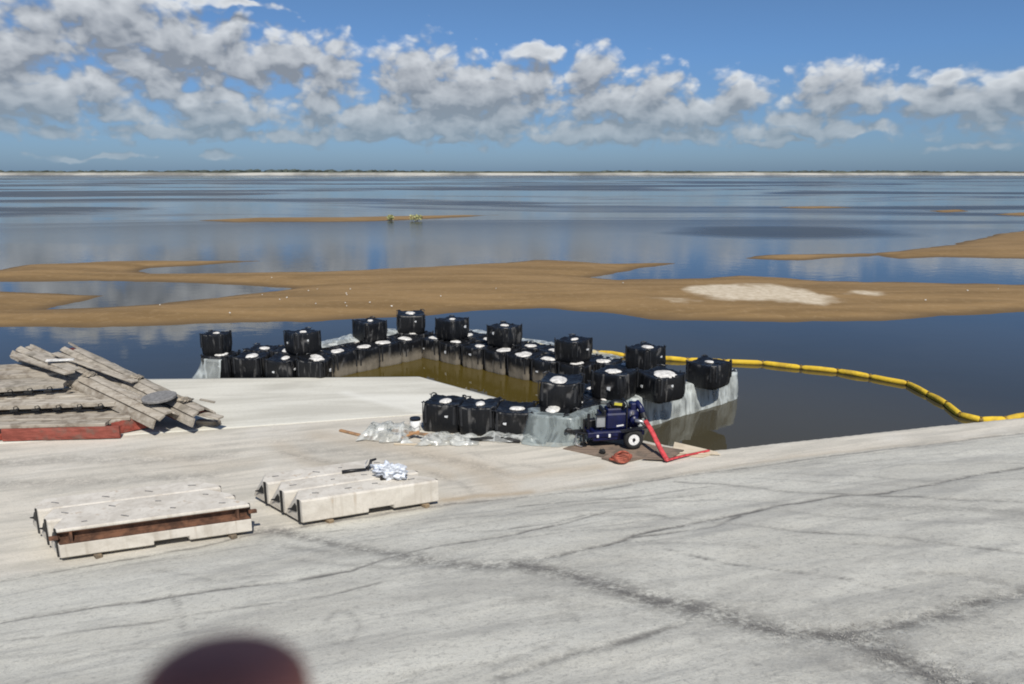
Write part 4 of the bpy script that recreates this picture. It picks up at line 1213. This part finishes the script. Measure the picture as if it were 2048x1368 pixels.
# ------------------------------------------------------------------ pump trailer
pr = empty("pump_trailer", (3.02, 18.42, 0.05), math.radians(9)); pr.scale = (0.94, 0.94, 0.97); tag(pr, "navy blue towable pump with white-rimmed wheels parked on boards beside the plastic wall", "pump")
def wheel(yy):
    w = empty("wheel", (0, yy, 0.27)); w.parent = pr
    n = 28; vs = []; fs = []
    prof = [(0.155, -0.075), (0.19, -0.085), (0.245, -0.08), (0.268, -0.05), (0.272, 0), (0.268, 0.05), (0.245, 0.08), (0.19, 0.085), (0.155, 0.075)]
    for k in range(n):
        a = 2 * math.pi * k / n
        for r_, o_ in prof: vs.append((r_ * math.cos(a), o_, r_ * math.sin(a)))
    m_ = len(prof)
    for k in range(n):
        for j in range(m_):
            fs.append((k * m_ + j, k * m_ + (j + 1) % m_, ((k + 1) % n) * m_ + (j + 1) % m_, ((k + 1) % n) * m_ + j))
    link_mesh("tyre", vs, fs, M['tyre'], w, True)
    sgn = -1 if yy < 0 else 1
    s = MB(); s.tube([(0, -0.06, 0), (0, 0.06, 0)], 0.158, 24)
    for k in range(5):
        a = 6.283 * k / 5
        s.tube([(0.09 * math.cos(a), sgn * 0.06, 0.09 * math.sin(a)), (0.09 * math.cos(a), sgn * 0.072, 0.09 * math.sin(a))], 0.012, 6)
    s.build("rim", M['white'], w)
    s = MB(); s.tube([(0, sgn * 0.06, 0), (0, sgn * 0.10, 0)], [0.045, 0.035], 12); s.build("hub", M['black'], w)
for yy in (-0.58, 0.58): wheel(yy)
def part(name, mat, fn, smooth=False):
    s = MB(); fn(s); return s.build(name, M[mat], pr, smooth)
part("axle", 'black', lambda s: s.tube([(0, -.52, .27), (0, .52, .27)], 0.03, 8))
for sy in (-1, 1):
    part("frame_rail", 'blue', lambda s: s.box((-0.42, sy * 0.36, 0.36), (1.6, 0.07, 0.13), bev=0.01))
    part("fender", 'black', lambda s: s.prism([(-.10, 0), (.10, 0), (.10, .012), (-.10, .012)], (-0.36, sy * .60, .50), (0.34, sy * .60, .585)))
    part("lamp", 'white', lambda s: (s.box((-0.95, sy * 0.40, 0.33), (0.06, 0.03, 0.07), bev=.008), s.box((-0.62, sy * 0.405, 0.33), (0.06, 0.03, 0.09), bev=.008)))
for x in (-1.15, -.5, .3):
    part("cross_member", 'blue', lambda s: s.box((x, 0, 0.355), (0.08, 0.64, 0.10)))
part("fuel_tank", 'blue', lambda s: s.box((-0.50, -0.10, 0.30), (1.15, 0.52, 0.26), bev=0.03))
part("fuel_cap", 'black', lambda s: s.tube([(-0.80, -0.2, .43), (-0.80, -0.2, .48)], 0.045, 12))
part("tongue", 'black', lambda s: (s.box((-1.36, 0, .36), (0.55, 0.09, 0.09)), s.tube([(-1.12, .33, .36), (-1.52, .03, .36)], .03, 8), s.tube([(-1.12, -.33, .36), (-1.52, -.03, .36)], .03, 8)))
part("coupler", 'black', lambda s: (s.box((-1.66, 0, .40), (0.16, 0.11, 0.10), bev=.02), s.tube([(-1.72, 0, .36), (-1.72, 0, .42)], .06, 12)))
part("jack_stand", 'black', lambda s: (s.tube([(-1.28, -.14, .02), (-1.28, -.14, .74)], .028, 10), s.box((-1.28, -.14, 0.015), (.16, .16, .03)), s.tube([(-1.28, -.14, .70), (-1.20, -.20, .72)], .01, 6)))
part("safety_chain", 'steel', lambda s: s.tube([(-1.45, -.06, .33), (-1.52, -.12, .14), (-1.46, -.18, .03), (-1.34, -.26, .015)], .014, 6))
part("engine_block", 'blue', lambda s: (s.box((-0.36, 0.02, 0.66), (0.62, 0.52, 0.44), bev=.04), s.box((-0.42, 0.02, 0.92), (0.42, 0.36, 0.14), bev=.03)))
part("cylinder_head", 'black', lambda s: (s.box((-0.38, 0.0, 1.03), (0.36, 0.26, 0.10), bev=.02), s.tube([(-.58, .0, 1.02), (-.50, 0, 1.10), (-.32, 0, 1.12), (-.18, 0, 1.06), (-.12, 0, .94)], .06, 10)))
part("air_cleaner", 'black', lambda s: s.tube([(-0.50, -0.10, 1.09), (-0.42, -.10, 1.125), (-0.20, -.10, 1.105), (-.14, -.10, 1.03)], [0.09, .10, .095, .07], 14), True)
part("warning_sticker", 'label', lambda s: s.box((-0.34, -0.20, 1.13), (0.22, 0.012, 0.07), 0, 0.15))
part("radiator", 'black', lambda s: s.box((-0.72, 0.02, 0.72), (0.08, 0.50, 0.52), bev=.01))
part("fan_shroud", 'blue', lambda s: s.box((-0.78, 0.02, 0.66), (0.05, 0.54, 0.40), bev=.01))
part("control_box", 'panel', lambda s: s.box((-0.84, -0.24, 0.70), (0.24, 0.12, 0.32), bev=.012))
part("control_box_hood", 'black', lambda s: s.box((-0.84, -0.26, 0.875), (0.28, 0.18, 0.03)))
part("battery_box", 'black', lambda s: s.box((-1.02, 0.16, 0.52), (0.26, 0.22, 0.22), bev=.02))
part("exhaust_stack", 'black', lambda s: s.tube([(-1.12, -0.02, .42), (-1.12, -0.02, .84)], .04, 10))
part("pump_volute", 'blue', lambda s: (s.tube([(0.12, -.16, .68), (.12, .20, .68)], [.25, .25], 22), s.tube([(.12, -.18, .68), (.12, -.30, .68)], [.13, .11], 16)), True)
part("bearing_frame", 'blue', lambda s: s.tube([(-0.08, 0, .68), (.10, 0, .68)], .13, 14))
part("discharge_pipe", 'blue', lambda s: (s.tube([(.18, .05, .70), (.22, .05, 1.02), (.27, .0, 1.08), (.32, -.12, 1.0), (.36, -.22, .85)], .085, 12), s.tube([(.17, .05, .98), (.27, .05, .99)], .12, 14)), True)
part("priming_chamber", 'blue', lambda s: s.box((0.14, .02, .98), (.16, .28, .24), bev=.03))
part("hose_coupling", 'black', lambda s: (s.tube([(.36, -.22, .86), (.39, -.28, .74)], .10, 14), s.tube([(.42, -.30, .80), (.44, -.36, .66)], .05, 8)))
part("suction_pipe", 'steel', lambda s: s.tube([(.12, -.30, .68), (.30, -.36, .66), (.44, -.40, .50)], .06, 10), True)
part("lifting_bail", 'black', lambda s: s.tube([(-.10, -.28, .45), (-.10, -.27, 1.10), (-.10, -.2, 1.16), (-.10, .2, 1.16), (-.10, .27, 1.10), (-.10, .28, .45)], .022, 8))
part("name_plate", 'white', lambda s: s.box((-0.28, -0.248, 0.545), (0.20, 0.012, 0.035), 0, -0.1))
part("valve_handle", 'steel', lambda s: (s.tube([(-.02, -.30, .82), (.05, -.32, .90)], .014, 6), s.tube([(.05, -.32, .86), (.05, -.32, .94)], .03, 8)))
# boards under it
def sheet_board(name, quad, z, th, mat, label, cat="board"):
    q = [Vector((p[0], p[1], z)) for p in quad]
    s = MB(); s.add(q + [p + Vector((0, 0, th)) for p in q], [(3, 2, 1, 0), (4, 5, 6, 7)] + [(k, (k + 1) % 4, (k + 1) % 4 + 4, k + 4) for k in range(4)])
    return tag(s.build(name, mat), label, cat)
sheet_board("plywood_mat", [at(1126, 899), at(1205, 916), at(1255, 893), at(1180, 880)], 0.008, 0.025, M['mat'], "brown plywood mat under the pump's hitch and jack")
sheet_board("plywood_mat", [at(1203, 919), at(1240, 929), at(1350, 903), at(1268, 884)], 0.012, 0.03, M['mat'], "stained plywood mat under the pump's wheel and red hose coil")
sheet_board("plywood_mat", [at(1285, 922), at(1335, 925), at(1368, 905), at(1325, 898)], 0.052, 0.02, M['mat'], "small dark plywood offcut where the red hose meets the ground")
sheet_board("plywood_sheet", [at(1342, 912), at(1405, 916), at(1436, 906), at(1349, 886)], 0.012, 0.02, M['ply'], "pale cream plywood sheet at the water's edge right of the red hose")
# red flat hose
def ribbon(name, pts, wid, mat, label, wdir=None, parent=None, th=0.03, cat="hose"):
    P_ = [Vector(p) for p in pts]; vs = []
    for i, p in enumerate(P_):
        t = (P_[min(i + 1, len(P_) - 1)] - P_[max(i - 1, 0)]).normalized()
        wd = Vector(wdir) if wdir else t.cross(Vector((0, 0, 1))).normalized()
        wd = (wd - t * wd.dot(t)).normalized(); nn = t.cross(wd)
        h = th / 2
        for a, b in ((-.5, 0), (-.36, 1), (.36, 1), (.5, 0), (.36, -1), (-.36, -1)):
            vs.append(p + wd * wid * a + nn * h * b)
    fs = []
    for i in range(len(P_) - 1):
        for k in range(6): fs.append((i * 6 + k, i * 6 + (k + 1) % 6, i * 6 + 6 + (k + 1) % 6, i * 6 + 6 + k))
    fs += [tuple(range(5, -1, -1)), tuple(len(vs) - 6 + k for k in range(6))]
    o = link_mesh(name, vs, fs, mat, parent, True)
    return tag(o, label, cat) if label else o
hs = Vector((3.44, 18.12, 0.72)); he = Vector(at(1334, 920, 0.09))
mid = (hs + he) / 2
hroot = empty("discharge_hose", he); tag(hroot, "bright red flat hose dropping from the pump and running to the water", "hose")
def resamp(pts, n):
    pts = [Vector(p) for p in pts]; out = []
    for i in range(n):
        t = i / (n - 1) * (len(pts) - 1); k = min(int(t), len(pts) - 2); f = t - k
        a = pts[max(k - 1, 0)]; b = pts[k]; c = pts[k + 1]; d = pts[min(k + 2, len(pts) - 1)]
        out.append(0.5 * ((2 * b) + (c - a) * f + (2 * a - 5 * b + 4 * c - d) * f * f + (3 * b - a - 3 * c + d) * f ** 3))
    return out
ribbon("hanging_run", [p - he for p in resamp([hs, hs * .72 + he * .28 + Vector((0, 0, .03)), mid + Vector((0, 0, .0)), hs * .25 + he * .75 - Vector((0, 0, .02)), he], 24)], 0.125, M['hose'], None, (0.95, 0.1, 0.25), hroot, 0.05)
ribbon("ground_run", [p - he for p in resamp([he + Vector((-.02, 0, -.015)), Vector(at(1365, 912, .07)), Vector(at(1395, 906, .06)), Vector(at(1418, 901, .05))], 16)], 0.075, M['hose'], None, None, hroot, 0.04)
cl = Vector(at(1240, 921, 0.045))
crl = MB()
for k in range(5):
    pts = []
    for q in range(29):
        a = 6.283 * q / 28; r_ = 0.20 + 0.03 * math.sin(3 * a + k) - 0.012 * k
        pts.append((cl.x + r_ * math.cos(a) * 1.15 + .02 * k, cl.y + r_ * 0.8 * math.sin(a), cl.z + 0.03 + 0.035 * k + 0.02 * math.sin(2 * a + k)))
    crl.tube(pts, 0.026, 8, False)
tag(crl.build("hose_coil", M['hose2'], None, True), "faded red coil of hose on the plywood in front of the pump", "hose")
lump("rubber_block", at(1205, 907, 0.035), (0.10, 0.08, 0.10), M['rubber'], "small black lump on the board below the pump", "block", 61)
# debris at the right end of the pale sheet
board("lumber_piece", (1352, 906), (1440, 909), 0.06, 0.02, M['ply'], "pale split batten at the water's edge past the red hose end", 0.05, 0.03)

# ------------------------------------------------------------------ stacked form panels at the left edge
def panel(a_px, za, b_px, zb, width, th, label, mat, nplank, side=1, loops=0, edge=None, sag=0.0):
    """long panel of boards; a->b is its near edge, width goes away from the camera"""
    a, b = Vector(at(*a_px, za)), Vector(at(*b_px, zb)); d = b - a; L = d.length; u = d.normalized()
    n = Vector((-u.y, u.x, 0)).normalized() * side
    if n.y < 0: n = -n
    r = empty("concrete_form", a); tag(r, label, "concrete form", "stacked form panels")
    w = width / nplank
    for k in range(nplank):
        vs = []; off0 = random.uniform(-.12, .12); off1 = random.uniform(-.40, .35); dz = random.uniform(-.035, .035)
        ns = 14
        for i in range(ns):
            t = i / (ns - 1)
            c = u * (off0 * (1 - t) + (L + off1) * t) + n * (w * (k + .5)) + Vector((0, 0, dz - sag * math.sin(math.pi * t) + 0.02 * (float(vnoise(np.array(t * 6.), np.array(k * 3. + za), 4)) - .5)))
            for (p, q) in ((-.485, 0), (.485, 0), (.485, th), (.40, th + .012), (-.40, th + .012), (-.485, th)):
                vs.append(c + n * w * p + Vector((0, 0, q + (0.015 * (random.random() - .5) if q > 0 else 0))))
        fs = [tuple(range(5, -1, -1)), tuple((ns - 1) * 6 + k2 for k2 in range(6))]
        for i in range(ns - 1):
            for k2 in range(6): fs.append((i * 6 + k2, i * 6 + (k2 + 1) % 6, i * 6 + 6 + (k2 + 1) % 6, i * 6 + 6 + k2))
        link_mesh("plank", vs, fs, mat, r)
    for k in range(loops):
        t = (k + .6) / loops; c = u * L * t - n * 0.03
        s = MB(); s.box(c + Vector((0, 0, -0.02)), (0.20, 0.05, 0.05), math.atan2(u.y, u.x)); s.tube([c + Vector((0, 0, 0)), c + Vector((.02, -.04, .08)), c + u * .10 + Vector((0, -.03, .10)), c + u * .14], .012, 6)
        s.build("shadow_dash_loop", M['rubber'], r)  # black block at each loop stands in for a dash of gap shadow
    return r, a, u, n, L
WM, W2 = M['weather'], M['weather2']
def red_edge(root, u, n, L, x0, x1, h, drop):
    s = MB(); ns = int((x1 - x0) / 0.16); vs = []
    for i in range(ns + 1):
        t = x0 + (x1 - x0) * i / ns; o_ = 0.025 * (i % 2)
        for q in range(5):
            f = q / 4; vs.append(u * t - n * (0.03 + o_ * (1 if 0 < q < 4 else 0.2)) + Vector((0, 0, -drop - h * f + 0.012 * (random.random() - .5))))
        vs.append(u * t + n * 0.05 + Vector((0, 0, -drop - h))); vs.append(u * t + n * 0.05 + Vector((0, 0, -drop)))
    m_ = 7; fs = []
    for i in range(ns):
        for q in range(m_): fs.append((i * m_ + q, i * m_ + (q + 1) % m_, (i + 1) * m_ + (q + 1) % m_, (i + 1) * m_ + q))
    fs += [tuple(range(m_)), tuple(ns * m_ + q for q in range(m_ - 1, -1, -1))]
    s.add(vs, fs); s.build("red_side", M['redform'], root)
# bottom, front: red-sided panel
r, a, u, n, L = panel((-150, 862), 0.36, (238, 852), 0.36, 2.0, 0.07, "lowest form panel at the left edge, red side facing the slope", WM, 5)
red_edge(r, u, n, L, 1.9, L, 0.33, 0.0)
r2, a2, u2, n2, L2 = panel((222, 846), 0.36, (300, 829), 0.42, 1.5, 0.07, "short red-sided form panel beside the arched trough opening", WM, 4)
red_edge(r2, u2, n2, L2, 0.0, L2, 0.34, 0.0)
s = MB(); p = [Vector(at(-60, 880, .10)), Vector(at(48, 868, .14))]; s.box((p[0] + p[1]) / 2, ((p[1] - p[0]).length, .10, .16), math.atan2((p[1] - p[0]).y, (p[1] - p[0]).x), bev=.01)
tag(s.build("form_rail", M['redform']), "red rail lying on the bench at the lower left edge", "form rail")
panel((-170, 826), 0.60, (215, 812), 0.62, 1.4, 0.10, "second form panel up, pale with black shadow dashes and loops along its edge", WM, 4, loops=9)
panel((-170, 800), 0.86, (150, 775), 0.92, 1.5, 0.12, "third form panel up, greyer with black shadow dashes and loops under its edge", W2, 4, loops=8)
panel((-170, 768), 1.02, (160, 748), 1.06, 1.3, 0.10, "topmost of the level form panels at the left edge", WM, 4)
# trough forms lying diagonally on top, ends open towards the camera
def trough(a_px, za, b_px, zb, w, h, label, seed, mat):
    a, b = Vector(at(*a_px, za)), Vector(at(*b_px, zb)); d = b - a; L = d.length; u = d.normalized(); sd = Vector((-u.y, u.x, 0)).normalized()
    up = sd.cross(u) * -1
    if up.z < 0: up = -up
    r = empty("concrete_trough", a); tag(r, label, "trough", "diagonal trough forms")
    npl = 5; prof = []
    for k in range(npl + 1):
        an = math.pi * (0.06 + 0.88 * k / npl)
        prof.append((math.cos(an) * w / 2, math.sin(an) ** 0.6 * h))
    for k in range(npl):
        (p0, q0), (p1, q1) = prof[k], prof[k + 1]
        nn = Vector((0, 0)).to_3d(); e = Vector((p1 - p0, q1 - q0, 0)).normalized(); no = Vector((e.y, -e.x, 0))
        if no.y < 0 and abs(no.y) > abs(no.x): no = -no
        if no.x * (p0 + p1) < 0 and abs(no.x) > abs(no.y): no = -no
        ns = 16; vs = []; x0 = random.uniform(-.30, .25); x1 = L + random.uniform(-.5, .3)
        for i in range(ns):
            t = i / (ns - 1); x = x0 + (x1 - x0) * t
            j = 0.075 * (float(fbm(np.array(x * 1.6), np.array(k * 2.3), seed, 3)) - .45)
            for (pp, qq, o_) in ((p0, q0, 0), (p1, q1, 0), (p1, q1, .05), (p0 * .5 + p1 * .5, q0 * .5 + q1 * .5, .065), (p0, q0, .05)):
                s_ = pp + no.x * (o_ + j) + (0.006 if (pp == p0) else -0.006) * (1 if p0 < p1 else -1); q_ = qq + no.y * (o_ + j)
                vs.append(u * x + sd * s_ + up * q_)
        fs = [(4, 3, 2, 1, 0), tuple((ns - 1) * 5 + k2 for k2 in range(5))]
        for i in range(ns - 1):
            for k2 in range(5): fs.append((i * 5 + k2, i * 5 + (k2 + 1) % 5, i * 5 + 5 + (k2 + 1) % 5, i * 5 + 5 + k2))
        link_mesh("plank", vs, fs, mat, r)
    s = MB(); vs = []
    for x in (0.05, L - .05):
        for (p_, q_) in prof: vs.append(u * x + sd * p_ * .95 + up * (q_ * .95 - .01))
    m_ = len(prof); s.add(vs, [(k, k + 1, m_ + k + 1, m_ + k) for k in range(m_ - 1)] + [tuple(m_ + k for k in range(m_ - 1, -1, -1))])
    s.build("red_lining", M['darkred'], r)
    return a, d, up, h
tr1 = trough((330, 862), 0.06, (60, 728), 0.98, 0.80, 0.56, "nearer mud-caked trough form with its open end facing the slope", 3, WM)
tr2 = trough((405, 858), 0.05, (140, 724), 0.92, 0.76, 0.54, "farther mud-caked trough form reaching toward the pale pad", 8, W2)
board("weathered_plank", (60, 706), (150, 742), 0.35, 0.05, W2, "broad grey board sticking up at the top left of the form stack", 1.50, 1.35)
board("weathered_plank", (30, 712), (140, 748), 0.30, 0.06, WM, "tan board jutting left over the water at the top of the stack", 1.42, 1.30)
board("weathered_plank", (110, 708), (270, 765), 0.22, 0.05, WM, "long pale board along the upper edge of the form stack", 1.48, 1.0)
board("weathered_plank", (390, 826), (442, 838), 0.24, 0.06, WM, "short splintered board at the right tip of the form stack", 0.45, 0.38)
board("weathered_plank", (400, 800), (430, 806), 0.10, 0.04, W2, "small dark stick on the right tip of the form stack", 0.62, 0.52)
board("weathered_plank", (395, 850), (440, 852), 0.20, 0.16, WM, "stubby block at the foot of the farther trough", 0.0, 0.0)
board("tarp_scrap", (92, 722), (148, 720), 0.22, 0.03, M['fill'], "white scrap lying on the boards at the top of the form stack", 1.54, 1.50, "scrap")
for k, (tr, t_, sz, lb) in enumerate(((tr1, 0.10, (.30, .20, .09), "dried mud clod at the open end of the nearer trough form"), (tr1, 0.52, (.42, .22, .08), "dried mud clod halfway along the nearer trough form"),
        (tr2, 0.12, (.34, .24, .10), "dried mud clod at the open end of the farther trough form"), (tr2, 0.45, (.40, .20, .08), "dried mud clod halfway along the farther trough form"))):
    p = tr[0] + tr[1] * t_ + tr[2] * (tr[3] + 0.05)
    lump("mud_clod", p, sz, M['clod'], lb, "mud", 70 + k, math.atan2(tr[1].y, tr[1].x), 0.2)
ds = empty("stone_disc", at(319, 797, 0.86)); tag(ds, "round grey flat disc lying on the nearer trough form", "disc")
s = MB(); s.tube([(0, 0, 0), (0, 0, .015), (0, 0, .065), (0, 0, .08)], [.42, .45, .45, .42], 30); o = s.build("disc_plate", M['slab'], ds)
s = MB(); s.tube([(0, 0, .08), (0, 0, .086)], .36, 30); s.build("disc_face", M['slab'], ds)
ds.rotation_euler = (0.06, -0.03, 0)

# ------------------------------------------------------------------ loose gravel
gv = MB(); 
ico = [(0, 0, 1), (.94, 0, .2), (.29, .9, .2), (-.76, .55, .2), (-.76, -.55, .2), (.29, -.9, .2), (0, 0, -.6)]
icf = [(0, 1, 2), (0, 2, 3), (0, 3, 4), (0, 4, 5), (0, 5, 1), (6, 2, 1), (6, 3, 2), (6, 4, 3), (6, 5, 4), (6, 1, 5)]
line = [at_bank(*p)[:2] for p in STAINS[0][0]] ; line2 = [at_bank(*p)[:2] for p in STAINS[1][0]]
P_g = []
for i in range(5200):
    if i < 2600:
        ln_ = line if rng.rand() < .7 else line2
        k = rng.randint(len(ln_) - 1); q = ln_[k] + (ln_[k + 1] - ln_[k]) * rng.rand(); P_g.append((q[0] + rng.normal() * .22, q[1] + rng.normal() * .22, rng.uniform(.002, .008)))
    else:
        y = rng.uniform(3.2, 13); P_g.append((rng.uniform(-9, 11), y, rng.uniform(.002, .006)))
P_g = np.array(P_g); gz, gs, _ = bank_z(P_g[:, 0], P_g[:, 1])
for (x, y, s_), z, sv in zip(P_g, gz, gs):
    if sv < 0.1: continue
    a = rng.uniform(0, 6.28); ca, sa = math.cos(a), math.sin(a)
    gv.add([(x + (vx * ca - vy * sa) * s_, y + (vx * sa + vy * ca) * s_ * .8, z - 0.006 + vz * s_ * .8) for vx, vy, vz in ico], icf)
M['gravel'] = mat_simple("loose_gravel", (0.36, 0.345, 0.31), 0.9, var=0.5, scale=3.0, bump=0.0)
tag(gv.build("gravel", M['gravel']), "loose gravel scattered along the dark dirt lines on the slope", "gravel", kind='stuff')

# ------------------------------------------------------------------ photographer's hand and phone
CM = Matrix.Translation((0, 0, H)) @ Matrix.Rotation(math.pi / 2 - PITCH, 4, 'X')
def cam_pt(x, y, f): return CM @ Vector((x, y, -f))
def skin_chain(name, chains, mat, parent, levels=2):
    vs, es, rad = [], [], []
    for ch in chains:
        prev = None
        for (p, r_, ref) in ch:
            if ref is not None: prev = ref; continue
            vs.append(cam_pt(*p)); rad.append(r_)
            if prev is not None: es.append((prev, len(vs) - 1))
            prev = len(vs) - 1
    me = bpy.data.meshes.new(name); me.from_pydata([tuple(v) for v in vs], es, [])
    o = bpy.data.objects.new(name, me); COL.objects.link(o)
    md = o.modifiers.new("skin", 'SKIN'); md.use_smooth_shade = True
    lay = me.skin_vertices[0] if me.skin_vertices else None
    for i, r_ in enumerate(rad): me.skin_vertices[0].data[i].radius = (r_, r_)
    me.skin_vertices[0].data[0].use_root = True
    o.modifiers.new("sub", 'SUBSURF').levels = levels; o.modifiers['sub'].render_levels = levels
    me.materials.append(mat)
    if parent: o.parent = parent
    return o
R_ = lambda i: (None, None, i)
person = empty("person", (0, 0, 0)); tag(person, "blurred dark fingertip of the photographer poking into the bottom edge of the view", "person")
chains = [
 [((-.052, -.165, -.045), .026, None), ((-.046, -.130, -.018), .026, None), ((-.040, -.100, .010), .021, None),
  ((-.034, -.078, .036), .0105, None), ((-.028, -.056, .054), .0095, None), ((-.0245, -.041, .060), .0086, None), ((-.0236, -.0304, .061), .0080, None), ((-.0233, -.0243, .061), .0064, None)],
 [R_(2), ((-.050, -.082, .034), .0105, None), ((-.052, -.064, .030), .0095, None), ((-.052, -.046, .016), .0085, None), ((-.051, -.036, .010), .0078, None)],
 [R_(1), ((-.064, -.098, .020), .0105, None), ((-.070, -.074, .026), .0095, None), ((-.072, -.052, .018), .0085, None), ((-.071, -.040, .012), .0078, None)],
 [R_(1), ((-.078, -.108, .008), .0095, None), ((-.088, -.084, .016), .0085, None), ((-.091, -.064, .014), .0075, None), ((-.091, -.054, .010), .0068, None)],
 [R_(0), ((-.026, -.122, -.046), .0125, None), ((-.022, -.088, -.040), .0105, None), ((-.026, -.056, -.030), .0098, None), ((-.028, -.040, -.026), .0088, None)],
 [R_(0), ((-.058, -.200, -.075), .022, None), ((-.070, -.260, -.130), .028, None)]]
skin_chain("hand", chains, M['skin'], person)
skin_chain("sleeve", [[((-.066, -.238, -.110), .036, None), ((-.085, -.33, -.20), .042, None), ((-.11, -.44, -.30), .05, None)]], M['cloth'], person)
ph = empty("phone", (0, 0, 0)); tag(ph, "dark phone held sideways in the photographer's hand", "phone")  # out of view; added to keep the sun off the fingertip
def cam_box(name, c, d, mat, bev):
    s = MB(); s.box(c, d, bev=bev)
    o = s.build(name, mat, ph); o.data.transform(CM); return o
cam_box("phone_case", (-.048, .017, .0095), (.150, .076, .008), M['phone'], .002)
cam_box("screen", (-.048, .017, .0142), (.142, .068, .001), M['glass'], .0)
